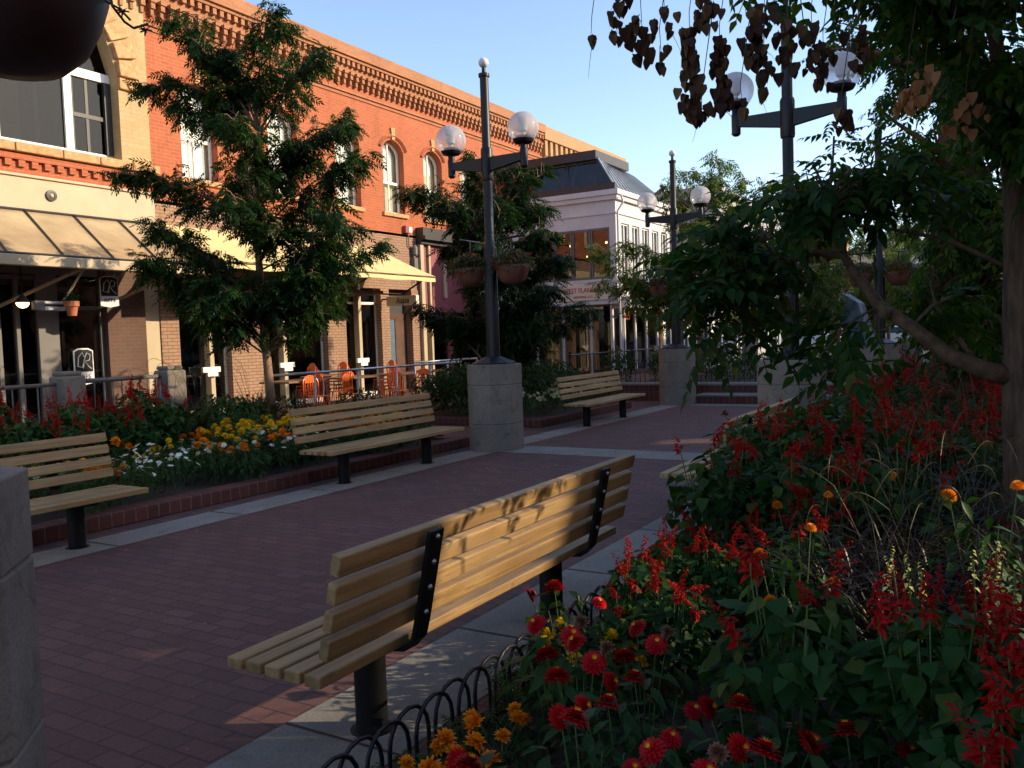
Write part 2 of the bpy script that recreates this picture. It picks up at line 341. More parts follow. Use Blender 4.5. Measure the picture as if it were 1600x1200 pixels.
def link(name, me, parent=None, bevel=0.0, loc=None):
    o = bpy.data.objects.new(name, me); C.objects.link(o)
    if parent: o.parent = parent
    if loc: o.location = loc
    if bevel:
        md = o.modifiers.new('bevel', 'BEVEL'); md.width = bevel; md.segments = 2; md.limit_method = 'ANGLE'
    return o
def smooth_angle(o, deg=40):
    me = o.data; me.polygons.foreach_set('use_smooth', [True]*len(me.polygons)); me.set_sharp_from_angle(angle=R(deg)); return o
def tag(o, label=None, cat=None, group=None, kind=None):
    if label: o['label'] = label
    if cat: o['category'] = cat
    if group: o['group'] = group
    if kind: o['kind'] = kind
    return o
def thing(name, label, cat, loc=(0, 0, 0), rz=0.0, group=None):
    o = bpy.data.objects.new(name, None); C.objects.link(o); o.location = loc; o.rotation_euler = (0, 0, rz); o.empty_display_size = 0.1
    return tag(o, label, cat, group)
def copy_tree(o, parent=None, loc=None, rz=None, label=None, scale=None, group=None):
    c = o.copy(); C.objects.link(c); c.parent = parent
    if parent is None:
        if loc is not None: c.location = loc
        if rz is not None: c.rotation_euler = (0, 0, rz)
        if scale is not None: c.scale = scale if hasattr(scale, '__len__') else (scale,)*3
        if label: c['label'] = label
        if group: c['group'] = group
    for ch in o.children: copy_tree(ch, c)
    return c

# numpy cloud: replicate a quad template with rotation matrices, scales and offsets
def cloud_arrays(tv, tf, Rm, off):
    tv = np.asarray(tv, float); tf = np.asarray(tf, int); n = len(off)
    V = np.einsum('nij,kj->nki', Rm, tv)+off[:, None, :]
    F = tf[None]+np.arange(n)[:, None, None]*len(tv)
    return V.reshape(-1, 3), F.reshape(-1, tf.shape[1])
def np_mesh(name, parts, mats):
    """parts: list of (V, Fquad, material index)"""
    Vs, Fs, Ms = [], [], []; o = 0
    for V, F, mi in parts:
        Vs.append(V); Fs.append(F+o); Ms.append(np.full(len(F), mi)); o += len(V)
    V = np.concatenate(Vs); F = np.concatenate(Fs); Mi = np.concatenate(Ms)
    me = bpy.data.meshes.new(name); me.vertices.add(len(V)); me.vertices.foreach_set('co', V.astype(np.float32).ravel())
    me.loops.add(F.size); me.loops.foreach_set('vertex_index', F.astype(np.int32).ravel())
    me.polygons.add(len(F)); me.polygons.foreach_set('loop_start', np.arange(0, F.size, 4, dtype=np.int32))
    me.polygons.foreach_set('material_index', Mi.astype(np.int32)); me.polygons.foreach_set('use_smooth', np.ones(len(F), dtype=bool))
    for m_ in mats: me.materials.append(MATS[m_])
    me.update(calc_edges=True); me.validate(); return me
def rotmats(n, rng, tilt=0.6, base=None):
    """random heading, tilt about horizontal; columns: x = leaf direction, z = leaf normal"""
    a = rng.uniform(0, 2*np.pi, n); t = rng.normal(0, tilt, n); r = rng.normal(0, tilt*0.7, n)
    return euler(a, t, r)
def euler(a, t, r):
    ca, sa, ct, st, cr, sr = np.cos(a), np.sin(a), np.cos(t), np.sin(t), np.cos(r), np.sin(r)
    z = np.zeros_like(ca); o = np.ones_like(ca)
    Z = np.stack([np.stack([ca, -sa, z], -1), np.stack([sa, ca, z], -1), np.stack([z, z, o], -1)], 1)
    Y = np.stack([np.stack([ct, z, st], -1), np.stack([z, o, z], -1), np.stack([-st, z, ct], -1)], 1)
    X = np.stack([np.stack([o, z, z], -1), np.stack([z, cr, -sr], -1), np.stack([z, sr, cr], -1)], 1)
    return Z @ Y @ X
def leaf_t(L, W_, nseg=3, fold=0.25, curl=0.2, shape='ovate', x0=0.0):
    """leaf along +x as a folded strip of quads, normal +z"""
    vs = []; fs = []
    for i in range(nseg+1):
        u = i/nseg
        if shape == 'heart': wv = math.sin(math.pi*min(1, (u*0.86+0.14))**0.62)
        elif shape == 'lance': wv = math.sin(math.pi*u**0.8)
        else: wv = math.sin(math.pi*u**0.7)
        wv = max(wv, 0.03)*W_/2; x = x0+L*u; z = -curl*L*u*u
        vs += [(x, -wv, z+fold*wv), (x, 0, z), (x, wv, z+fold*wv)]
    for i in range(nseg):
        a = i*3; fs += [(a, a+3, a+4, a+1), (a+1, a+4, a+5, a+2)]
    return np.array(vs), np.array(fs)
def merge_t(lst):
    Vs, Fs = [], []; o = 0
    for V, F in lst: Vs.append(V); Fs.append(F+o); o += len(V)
    return np.concatenate(Vs), np.concatenate(Fs)
def xf(V, F, a=0, t=0, r=0, s=1, off=(0, 0, 0)):
    Rm = euler(np.array([a]), np.array([t]), np.array([r]))[0]*s
    return V @ Rm.T+np.array(off), F
def pinnate(L, n, ll, lw, nseg=2, droop=0.25, shape='lance', rnd=None, fold=0.2, term=True):
    rnd = rnd or random; parts = []
    for i in range(n):
        u = (i+1.0)/(n+0.5); x = L*u; z = -droop*L*u*u
        s = 0.65+0.5*math.sin(math.pi*min(1, u*0.9+0.1))
        for sd_ in (-1, 1):
            v, f = leaf_t(ll*s*rnd.uniform(0.85, 1.1), lw*s, nseg, fold, 0.25, shape)
            parts.append(xf(v, f, sd_*(R(62)-u*0.35)+rnd.uniform(-.15, .15), rnd.uniform(0.0, 0.45), rnd.uniform(-.35, .35), 1, (x, 0, z)))
    if term:
        v, f = leaf_t(ll, lw, nseg, fold, 0.2, shape); parts.append(xf(v, f, 0, 0.3, 0, 1, (L*0.98, 0, -droop*L)))
    w_ = 0.003
    parts.append((np.array([(0, -w_, 0), (0, w_, 0), (L*.5, w_, -droop*L*.25), (L*.5, -w_, -droop*L*.25), (L, w_, -droop*L), (L, -w_, -droop*L)]), np.array([(0, 1, 2, 3), (3, 2, 4, 5)])))
    return merge_t(parts)

# ------------------------------------------------------------------ setting
g = MB().sheet([(-300, -400, 0), (900, -400, 0), (900, 400, 0), (-300, 400, 0)]).build('ground', 'paver'); tag(g, kind='structure')
st = MB(); zz = 0.004
for (x0, x1, y0, y1) in [(-8, 60, 5.93, 6.36), (-8, 60, 1.93, 2.5), (9.45, 10.1, 2.5, 5.93), (16.55, 17.0, 2.5, 5.93)]:
    st.sheet([(x0, y0, zz), (x1, y0, zz), (x1, y1, zz), (x0, y1, zz)])
tag(st.build('concrete_path', 'concrete'), kind='structure')
jt = MB()
x = -6.2
while x < 30:
    jt.sheet([(x, 1.93, 0.0075), (x+0.012, 1.93, 0.0075), (x+0.012, 2.5, 0.0075), (x, 2.5, 0.0075)])
    jt.sheet([(x+.4, 5.93, 0.0075), (x+.412, 5.93, 0.0075), (x+.412, 6.36, 0.0075), (x+.4, 6.36, 0.0075)]); x += 1.22
tag(jt.build('path_joint_lines', 'soil'), kind='structure')
rd = MB().sheet([(48, -60, 0.004), (62, -60, 0.004), (62, 60, 0.004), (48, 60, 0.004)]).build('road', 'asphalt'); tag(rd, kind='structure')

def kerb_ring(x0, x1, y0, y1, h, wd=0.22):
    k = MB(); k.b(x0, x1, y0, y0+wd, 0, h); k.b(x0, x1, y1-wd, y1, 0, h); k.b(x0, x0+wd, y0+wd, y1-wd, 0, h); k.b(x1-wd, x1, y0+wd, y1-wd, 0, h); return k
def bed(x0, x1, y0, y1, h, label):
    t = thing('brick_planter', label, 'planter', ((x0+x1)/2, (y0+y1)/2, 0))
    o = kerb_ring(x0-t.location.x, x1-t.location.x, y0-t.location.y, y1-t.location.y, h).build('kerb', 'kerb_brick', t, bevel=0.012)
    s = MB().b(x0+.2-t.location.x, x1-.2-t.location.x, y0+.2-t.location.y, y1-.2-t.location.y, 0.01, h-0.04).build('soil', 'soil', t)
    return t
bed(-4, 9.9, 6.6, 10.25, 0.13, 'long brick edged flower bed behind the row of benches')
bed(12.2, 16.0, 6.75, 10.2, 0.13, 'short brick edged bed of white mums behind the stone lamp base')
sl = MB().sheet([(1.5, -6, 0.012), (16.2, -6, 0.012), (16.2, 1.84, 0.012), (1.5, 1.84, 0.012)]).build('soil_ground', 'soil'); tag(sl, kind='structure')

# terrace at the end of the plaza
t = thing('terrace_steps', 'brick steps with pale stone treads beyond the far lamps', 'steps', (17.05, 3, 0))
MB().b(0, .55, -8, 2.75, 0, .15).b(.55, 9, -8, 8, 0.0, .34).build('brick_risers', 'kerb_brick', t)
MB().b(-.02, .55, -8, 2.76, .151, .19).b(.53, .95, -8, 8.0, .341, .39).build('treads', 'concrete', t, bevel=0.008)
MB().b(.97, 8.8, -7.5, 4.6, .342, .37).build('soil', 'soil', t)

# ------------------------------------------------------------------ brick building (long facade)
FY = 15.5
def wall_xz(mb, x0, x1, z0, z1, y, ops, depth=0.26, sgn=1):
    """facade facing -Y at y with openings (xa, xb, za, zb, rise); reveals go to y+depth"""
    ops = sorted(ops); xs = x0
    def q(a, b, c, d): mb.add([a, b, c, d], [(0, 1, 2, 3)])
    for (xa, xb, za, zb, rise) in ops:
        q((xs, y, z0), (xa, y, z0), (xa, y, z1), (xs, y, z1))
        if za > z0: q((xa, y, z0), (xb, y, z0), (xb, y, za), (xa, y, za))
        n = 12 if rise > 0 else 1; cx = (xa+xb)/2; hw = (xb-xa)/2
        def top(x):
            if rise <= 0: return zb
            r_ = (hw*hw+rise*rise)/(2*rise); return zb+rise-r_+math.sqrt(max(0, r_*r_-(x-cx)**2))
        for k in range(n):
            a = xa+(xb-xa)*k/n; b_ = xa+(xb-xa)*(k+1)/n
            q((a, y, top(a)), (b_, y, top(b_)), (b_, y, z1), (a, y, z1))
            q((a, y, top(a)), (a, y+depth, top(a)), (b_, y+depth, top(b_)), (b_, y, top(b_)))
        q((xa, y, za), (xa, y+depth, za), (xa, y+depth, zb), (xa, y, zb))
        q((xb, y+depth, za), (xb, y, za), (xb, y, zb), (xb, y+depth, zb))
        q((xa, y, za), (xb, y, za), (xb, y+depth, za), (xa, y+depth, za))
        xs = xb
    q((xs, y, z0), (x1, y, z0), (x1, y, z1), (xs, y, z1))
def arch_pts(xa, xb, za, zb, rise, n=12):
    cx = (xa+xb)/2; hw = (xb-xa)/2; pts = [(xa, za), (xb, za), (xb, zb)]
    if rise > 0:
        r_ = (hw*hw+rise*rise)/(2*rise)
        for k in range(1, n): x = xb-(xb-xa)*k/n; pts.append((x, zb+rise-r_+math.sqrt(max(0, r_*r_-(x-cx)**2))))
    pts.append((xa, zb)); return pts
def frame_xz(mb, pts, y, w_=0.05, d=0.06):
    n = len(pts); cx = sum(p[0] for p in pts)/n; cz = (min(p[1] for p in pts)+max(p[1] for p in pts))/2
    ins = []
    for (x, z) in pts:
        ins.append((x+(w_ if x < cx-1e-3 else -w_ if x > cx+1e-3 else 0)*min(1, abs(x-cx)/0.15), z+(w_ if z < cz else -w_)))
    vs = [(x, y, z) for x, z in pts]+[(x, y, z) for x, z in ins]+[(x, y+d, z) for x, z in ins]
    fs = []
    for k in range(n):
        k2 = (k+1) % n; fs += [(k, k2, n+k2, n+k), (n+k, n+k2, 2*n+k2, 2*n+k)]
    mb.add(vs, fs)

bld = thing('brick_building', 'long two storey red brick building with corbelled cornice and arched windows', 'building', (0, 0, 0))
wins = [(12.4, 13.37), (14.9, 15.87), (17.25, 18.22), (19.2, 20.17), (21.14, 22.1), (23.1, 24.05), (25.1, 26.05), (27.0, 27.95)]
mb = MB(); wall_xz(mb, 11.6, 28.6, 4.55, 8.3, FY, [(a, b, 5.2, 6.98, 0.3) for a, b in wins])
mb.b(11.6, 28.6, FY+.02, FY+.3, 8.2, 9.05)
mb.b(-6, 28.6, FY+3.5, FY+3.7, 0.5, 9.2)
mb.build('upper_wall', 'red_brick', bld)
for i, (a, b) in enumerate(wins):
    fr = MB(); frame_xz(fr, arch_pts(a, b, 5.2, 6.98, .3), FY+.20, 0.06, 0.05)
    fr.b(a+.03, b-.03, FY+.19, FY+.24, 6.05, 6.12); fr.b((a+b)/2-.018, (a+b)/2+.018, FY+.20, FY+.235, 5.25, 7.24)
    fo = fr.build('window', 'white_frame', bld)
    c0 = (a+b)/2; hw = (b-a)/2+.11; r_ = (hw*hw+.36*.36)/(2*.36)
    MB().tube([(x, FY-.015, 7.03+.36-r_+math.sqrt(max(0, r_*r_-(x-c0)**2))) for x in [c0-hw+2*hw*k/12 for k in range(13)]], 0.055, 4).build('arch_hood', 'red_brick', fo)
    kb = MB().add([(c0-.06, FY-.05, 7.28), (c0+.06, FY-.05, 7.28), (c0+.09, FY-.05, 7.62), (c0-.09, FY-.05, 7.62), (c0-.06, FY+.05, 7.28), (c0+.06, FY+.05, 7.28), (c0+.09, FY+.05, 7.62), (c0-.09, FY+.05, 7.62)],
        [(0, 1, 2, 3), (0, 4, 5, 1), (1, 5, 6, 2), (2, 6, 7, 3), (3, 7, 4, 0)])
    kb.build('keystone', 'sandstone', fo); MB().b(a-.08, b+.08, FY-.07, FY+.12, 5.08, 5.19).build('sill', 'sandstone', fo, bevel=0.008)
    gp = arch_pts(a+.02, b-.02, 5.22, 6.97, .29)
    MB().sheet([(x, FY+.228, z) for x, z in gp]).build('pane', 'window_glass', fo)
    MB().sheet([(x, FY+.33, z) for x, z in arch_pts(a-.2, b+.2, 5.15, 7.4, 0)]).build('curtain', 'curtain', fo)
# cornice
mb = MB()
mb.b(-6, 28.6, FY-.26, FY+.3, 9.10, 9.40); mb.b(-6, 28.6, FY-.20, FY-.0, 9.02, 9.10)
x = -5.9
while x < 28.5:
    mb.b(x, x+.10, FY-.17, FY+.02, 8.88, 9.02)
    x += .2
mb.b(-6, 28.6, FY-.06, FY+.02, 8.70, 9.02)
x = -5.9; 
while x < 28.5:
    mb.b(x, x+.13, FY-.16, FY-.055, 8.66, 8.74); mb.b(x+.015, x+.115, FY-.13, FY+.02, 8.54, 8.66); mb.b(x+.03, x+.1, FY-.085, FY+.02, 8.40, 8.54); x += .235
mb.b(11.6, 28.6, FY-.045, FY+.02, 8.20, 8.25); mb.b(11.6, 28.6, FY-.03, FY+.02, 8.10, 8.14)
mb.build('cornice', 'cornice_brick', bld)
# second half of the roofline, paler brick
mb = MB(); mb.b(28.62, 36.2, FY-.02, FY+8, 4.0, 8.95).b(28.6, 36.3, FY-.22, FY+.3, 8.9, 9.38); x = 28.7
while x < 36.0: mb.b(x, x+.2, FY-.16, FY, 8.3, 8.88); x += .42
bt = mb.build('pale_brick_building', 'pale_brick'); tag(bt, 'paler tan brick building continuing the cornice above the glazed roof', 'building')
MB().b(-6, 28.6, FY+.3, FY+12, 8.95, 9.05).build('roof', 'far_grey', bld)

# left stone arched window bay
ax0, ax1, axc = 7.72, 10.93, 9.33
mb = MB(); wall_xz(mb, -6, 11.6, 4.55, 8.95, FY-.04, [(ax0, ax1, 5.3, 6.95, 1.58)], depth=.42)
mb.build('arch_bay_wall', 'buff_brick', bld)
mb = MB(); rng = random.Random(3)
for k in range(15):                      # rough voussoirs
    a0 = math.pi*k/15; a1 = math.pi*(k+1)/15; ro, ri = 2.05+rng.uniform(-.05, .05), 1.6
    P = [(axc+r_*math.cos(a), 6.95+r_*math.sin(a)*0.985) for r_, a in ((ri, a0+.01), (ro, a0+.01), (ro, a1-.01), (ri, a1-.01))]
    d = .14+rng.uniform(-.02, .03)
    vs = [(x, FY-d, z) for x, z in P]+[(x, FY+.03, z) for x, z in P]
    mb.add(vs, [(0, 1, 2, 3), (0, 4, 5, 1), (1, 5, 6, 2), (2, 6, 7, 3), (3, 7, 4, 0)])
o = mb.build('voussoirs', 'sandstone', bld, bevel=0.02)
mb = MB(); x = 5.2
while x < 11.5:
    L = rng.uniform(.5, .9); mb.box((x+L/2, FY-.1, 5.2), (L-.015, .17+rng.uniform(-.02, .04), .17)); x += L
o = mb.build('sill_stones', 'sandstone', bld, bevel=0.02)
MB().b(10.93, 11.55, FY-.11, FY, 6.72, 6.94).build('impost_stone', 'sandstone', bld, bevel=0.02)
mb = MB(); mb.lathe((0, 0, 0), [(.1, 0), (.1, .03), (.06, .035), (.055, .02)], 20)
o = mb.build('carved_rosette', 'sandstone', bld); o.rotation_euler = (R(90), 0, 0); o.location = (11.2, FY-.11, 6.83)
mb = MB(); mb.b(4, 11.62, FY-.13, FY, 4.98, 5.08); x = 4.0
while x < 11.55: mb.b(x, x+.12, FY-.12, FY, 4.86, 4.98); x += .24
mb.b(-6, 11.6, FY-.06, FY, 4.63, 4.98)
mb.build('sill_band', 'red_brick', bld)
fr = MB(); fr.b(ax0, ax1, FY+.24, FY+.32, 5.3, 5.42); fr.b(ax0, ax1, FY+.22, FY+.34, 6.85, 7.02)
for xx in (ax0+.03, 8.62, 10.02): fr.b(xx-.075, xx+.075, FY+.22, FY+.34, 5.42, 6.85)
wb = fr.build('window', 'white_frame', bld)
fr = MB(); fr.b(10.1, 10.9, FY+.25, FY+.29, 6.08, 6.16); fr.b(10.09, 10.15, FY+.26, FY+.3, 5.42, 6.85); fr.b(10.78, 10.92, FY+.2, FY+.33, 5.42, 6.85); fr.b(10.4, 10.46, FY+.26, FY+.3, 5.42, 6.85)
fr.build('sash', 'dark_paint', wb)
MB().b(ax0, ax1, FY+.27, FY+.28, 5.4, 8.6).build('pane', 'dark_glass', wb)
MB().b(8.72, 9.15, FY+.36, FY+.38, 5.45, 6.9).b(9.42, 9.5, FY+.36, FY+.38, 5.45, 6.9).build('blind', 'blind', wb)

# dark rooms behind every glazed front
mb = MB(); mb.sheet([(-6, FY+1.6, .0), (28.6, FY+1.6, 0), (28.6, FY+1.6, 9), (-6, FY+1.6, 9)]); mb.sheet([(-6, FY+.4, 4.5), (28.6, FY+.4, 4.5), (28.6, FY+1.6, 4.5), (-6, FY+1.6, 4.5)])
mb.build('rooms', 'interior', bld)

# ground floor: left shop front
mb = MB(); mb.b(-6, 10.35, FY-.02, FY+.1, 2.95, 4.62).build('shop_panel', 'grey_paint', bld)
mb = MB()
for (a, b) in ((8.28, 8.36), (8.62, 8.70), (9.02, 9.42), (6.6, 6.75), (5.0, 5.15), (7.9, 7.96)): mb.b(a, b, FY-.02, FY+.1, 0, 2.95)
for (a, b, z) in ((6.6, 9.02, 2.85), (6.75, 8.28, 2.35), (9.42, 10.35, 2.3), (6.75, 8.28, .5), (6.75, 8.28, 0.02)): mb.b(a, b, FY, FY+.06, z, z+.08)
mb.b(10.27, 10.35, FY, FY+.08, 0, 2.95)
sf = mb.build('shop_front_frame', 'grey_paint', bld, bevel=0.01)
MB().b(5.2, 10.3, FY+.045, FY+.05, 0.1, 2.9).build('shop_window', 'shop_glass', bld)
MB().b(9.5, 10.2, FY+.1, FY+.14, .05, .9).b(9.5, 9.56, FY+.06, FY+.12, .1, 2.2).b(10.15, 10.21, FY+.06, FY+.12, .1, 2.2).b(9.85, 9.9, FY+.5, FY+.55, 0.05, 1.2).b(10.0, 10.05, FY+.5, FY+.55, 0.05, 1.15).b(8.75, 8.95, FY+.5, FY+.55, .0, 2.2).build('door', 'interior_brown', bld)
MB().b(10.35, 11.2, FY-.12, FY+.3, 0, 4.62).build('old_brick_pier', 'old_brick', bld)
MB().b(11.2, 11.27, FY-.0, FY+.3, 0, 4.6).build('dark_jamb', 'dark_paint', bld)

# ground floor: tan brick piers and tall windows under the fabric awning
mb = MB(); mb.b(11.27, 20.62, FY-.0, FY+.25, 3.0, 4.62)
for a, b in ((11.62, 12.07), (13.45, 14.48), (16.62, 17.35), (18.83, 19.2), (20.25, 20.60)): mb.b(a, b, FY-.03, FY+.45, 0, 3.0)
mb.build('tan_piers', 'tan_brick', bld)
for a, b in ((11.27, 11.62), (15.08, 15.2), (12.86, 12.98), (17.9, 18.02)): MB().b(a, b, FY-.0, FY+.3, 0, 3.0).build('pilaster', 'cream_paint', bld, bevel=0.01)
mb = MB()
for a, b in ((12.07, 13.45), (14.48, 16.62), (17.35, 18.83)):
    mb.b(a, b, FY+.15, FY+.21, 2.55, 2.62); mb.b(a, a+.05, FY+.15, FY+.21, 0, 3.0); mb.b(b-.05, b, FY+.15, FY+.21, 0, 3.0); mb.b(a, b, FY+.15, FY+.21, 0.0, .12)
mb.build('shop_window_frames', 'white_paint', bld)
for c0 in (12.85, 15.14, 17.96): MB().b(c0-.24, c0+.24, FY-.06, FY-.005, .95, 1.07).b(c0-.14, c0+.14, FY-.09, FY-.06, .86, .955).build('wall_box', 'white_frame', bld, bevel=0.006)
for a, b in ((12.12, 13.40), (14.53, 16.57), (17.40, 18.78)):
    MB().b(a, b, FY+.18, FY+.185, 0.05, 2.95).build('shop_window', 'shop_glass', bld)
# blue door recess
mb = MB(); mb.b(19.2, 20.25, FY+.2, FY+.26, 2.15, 2.3); mb.b(19.72, 20.25, FY+.2, FY+.3, 0, 2.15); mb.b(19.2, 20.25, FY+.2, FY+.28, 2.85, 3.0)
mb.build('door_surround', 'interior_brown', bld)
d = MB().b(19.2, 19.72, FY+.22, FY+.27, 0.02, 2.15).build('door', 'blue_door', bld, bevel=.01)
MB().b(19.24, 19.28, FY+.17, FY+.22, .95, 1.1).build('handle', 'steel', d)
MB().b(19.35, 19.42, FY+.21, FY+.25, 2.3, 2.85).b(19.42, 20.2, FY+.23, FY+.25, 2.3, 2.85).build('transom', 'dark_paint', bld)
# maroon shop at the end of the same block
mb = MB(); mb.b(20.62, 28.6, FY-.06, FY+.3, 2.35, 4.5); mb.b(22.1, 22.3, FY-.05, FY+.2, 0, 2.35); mb.b(24.3, 24.5, FY-.05, FY+.2, 0, 2.35); mb.b(26.5, 26.7, FY-.05, FY+.2, 0, 2.35)
mb.build('maroon_panel', 'maroon_paint', bld, bevel=0.01)
mb = MB(); mb.b(20.62, 28.6, FY-.35, FY+.1, 4.5, 4.62).b(20.62, 28.6, FY-.28, FY, 4.62, 4.86).b(20.62, 28.6, FY-.2, FY, 4.38, 4.5)
mb.build('shop_cornice', 'dark_paint', bld)
MB().b(20.64, 20.80, FY-.14, FY+.1, 0, 4.36).b(21.05, 21.14, FY-.14, FY+.1, 0, 4.36).build('shop_pilasters', 'cream_paint', bld)
MB().b(21.2, 28.5, FY+.04, FY+.045, 0.3, 2.3).build('shop_window', 'shop_glass', bld)
for xx, zz_ in ((22.2, 3.9), (22.0, 3.1)):
    pass
mb = MB(); mb.box((21.9, FY-.1, 3.35), (.14, .06, 1.1)).build('hanging_rods', 'cream_paint', bld)
# utilities on the tan wall
MB().b(20.0, 20.16, FY-.12, FY, 4.66, 4.86).build('alarm_box', 'maroon_paint', bld)
MB().b(20.16, 20.3, FY-.12, FY, 4.68, 4.84).build('alarm_siren', 'white_paint', bld)
mb = MB(); mb.b(20.33, 20.5, FY-.14, FY, 3.55, 3.95).lathe((20.41, FY-.1, 4.0), [(.06, 0), (.09, .05), (.09, .25), (.05, .32)], 12).tube([(20.2, FY-.05, 4.6), (20.2, FY-.05, 4.3), (20.38, FY-.06, 4.2), (20.38, FY-.06, 3.2)], .02, 6)
mb.build('meter_boxes', 'grey_paint', bld)

# glass canopy over the left shop
cp = thing('glass_canopy', 'cream framed glass canopy over the dark shopfront', 'canopy', (0, 0, 0))
mb = MB(); mb.b(-6, 11.4, FY-.34, FY-.04, 4.05, 4.63).b(-6, 11.45, FY-.38, FY-.04, 4.63, 4.68); mb.build('fascia', 'cream_paint', cp, bevel=0.01)
mb = MB(); mb.b(-6, 11.3, 13.5, 13.66, 2.90, 3.07); mb.b(11.2, 11.3, 13.66, FY-.12, 2.9, 3.02)
for k in range(9): xx = 11.0-k*1.9; mb.tube([(xx-.8, FY-.1, 2.35), (xx-.2, 13.62, 2.98)], .035, 6)
mb.build('front_beam', 'cream_paint', cp, bevel=0.01)
mb = MB(); x = 11.12
while x > -6:
    mb.tube([(x+.35, FY-.35, 4.04), (x+.05, 13.56, 3.09)], .028, 4); x -= .92
mb.tube([(-6, FY-.36, 4.045), (11.45, FY-.36, 4.045)], .025, 4); mb.tube([(-6, 13.55, 3.09), (11.3, 13.55, 3.09)], .022, 4)
mb.build('rafters', 'dark_paint', cp)
MB().add([(-6, FY-.36, 4.02), (11.45, FY-.36, 4.02), (11.25, 13.56, 3.085), (-6, 13.56, 3.085)], [(0, 1, 2, 3)]).build('glass_panels', 'canopy_glass', cp)
mb = MB(); mb.lathe((0, 0, 0), [(.1, 0), (.1, .03), (.055, .035), (.05, .015)], 20); o = mb.build('round_boss', 'dark_paint', cp); o.rotation_euler = (R(90), 0, 0); o.location = (9.22, FY-.345, 4.36)
o = MB().lathe((0, 0, 0), [(.05, 0.02), (.03, .045), (.001, .05)], 8).build('boss_centre', 'cream_paint', cp); o.rotation_euler = (R(90), 0, 0); o.location = (9.22, FY-.345, 4.36)

# yellow fabric awning
aw = thing('fabric_awning', 'cream yellow fabric awning over the patio piers', 'awning', (0, 0, 0))
n = 24; A = []; B = []; V = []; F = []
for i in range(n+1):
    x = 11.65+(18.75-11.65)*i/n
    for j in range(7):
        u = j/6; V.append((x, FY-.03-(FY-13.5)*u, 4.12-(4.12-3.2)*u-.035*math.sin(math.pi*u)-.006*math.sin(i*1.9)*u))
for i in range(n):
    for j in range(6): a = i*7+j; F.append((a, a+7, a+8, a+1))
MB().add(V, F).build('cloth', 'awning', aw, smooth=True)
V = []; F = []
for i in range(n+1):
    x = 11.65+(18.75-11.65)*i/n
    V += [(x, 13.5, 3.2), (x, 13.49, 3.06+.012*math.sin(i*1.3))]
for i in range(n): F.append((i*2, i*2+1, i*2+3, i*2+2))
MB().add(V, F).build('valance', 'awning', aw)
mb = MB(); mb.tube([(11.65, 13.52, 3.17), (18.75, 13.52, 3.17)], .03, 6)
for xx in (11.8, 14.0, 16.2, 18.4): mb.tube([(xx, FY-.05, 2.85), (xx, 14.4, 2.75), (xx, 13.55, 3.15)], .025, 6)
mb.b(15.3, 17.4, FY-1.3, FY-.05, 2.72, 2.82)
mb.build('arms', 'interior_brown', aw)

# signs
def text_mesh(body, size, mat, extrude=0.004, shear=0.0, align='CENTER'):
    cu = bpy.data.curves.new('text', 'FONT'); cu.body = body; cu.size = size; cu.extrude = extrude; cu.align_x = align; cu.align_y = 'CENTER'; cu.shear = shear; cu.resolution_u = 3
    ob = bpy.data.objects.new('text_tmp', cu); C.objects.link(ob)
    bpy.context.view_layer.update(); dg = bpy.context.evaluated_depsgraph_get()
    me = bpy.data.meshes.new_from_object(ob.evaluated_get(dg)); bpy.data.objects.remove(ob); me.materials.clear(); me.materials.append(MATS[mat]); return me
def lettering(body, size, mat, parent, loc, rz, shear=0.0, name='lettering', sx=1.0):
    o = link(name, text_mesh(body, size, mat, shear=shear), parent); o.rotation_euler = (R(90), 0, rz); o.location = loc; o.scale = (sx, 1, 1); return o
sg = thing('projecting_sign', 'cream box sign reading hapa over the blue door', 'sign', (18.9, 14.75, 2.62))
MB().b(-.07, .07, -.52, .52, -.13, .13).build('board', 'sign_cream', sg, bevel=.01)
MB().b(-.02, .02, .5, .75, .05, .09).build('bracket', 'dark_paint', sg)
lettering('hapa', .24, 'sign_black', sg, (-.078, -.05, .0), R(-90), shear=.3)
def pub_board(loc, sc, rz, label, hang=False):
    t = thing('pub_sign', label, 'sign', loc, rz)
    P = [(-.2, -.32), (0, -.36), (.2, -.32), (.2, .30), (.1, .35), (-.1, .35), (-.2, .30)]
    o = MB().add([(x, -.012, z) for x, z in P]+[(x, .012, z) for x, z in P], [tuple(range(7)), tuple(range(7, 14))[::-1]]+[(k, k+7, (k+1) % 7+7, (k+1) % 7) for k in range(7)]).build('board', 'sign_white', t)
    Q = [(-.18, -.10), (.18, -.10), (.18, .285), (.09, .325), (-.09, .325), (-.18, .285)]
    MB().sheet([(x, -.016, z) for x, z in Q]).build('black_panel', 'sign_black', t)
    m2 = MB(); m2.tube([(-.13, -.02, .0), (-.11, -.02, .18), (-.03, -.02, .27), (.02, -.02, .16), (-.04, -.02, -.02), (-.11, -.02, .0)], .009, 5)
    m2.tube([(-.02, -.02, -.04), (.0, -.02, .12), (.06, -.02, .26), (.13, -.02, .22), (.11, -.02, .12), (.02, -.02, .1), (.09, -.02, .0), (.15, -.02, -.05)], .009, 5)
    m2.build('curled_letter', 'sign_white', t)
    lettering('RIFFS', .11, 'sign_black', t, (0, -.018, -.2), 0)
    if hang:
        for q in (-.14, .14): MB().tube([(q, 0, .34), (q, 0, .5)], .006, 5).build('chain', 'steel', t)
    t.scale = (sc,)*3; return t
pub_board((9.82, 14.5, 2.60), .82, R(-14), 'arched black and white sign hanging under the canopy edge', True)
pub_board((9.85, FY-.03, 1.22), 1.0, 0, 'large arched black and white sign on the shop door glass')
pub_board((8.12, FY-.03, 1.98), .55, 0, 'small arched black and white sign high on the shop window')

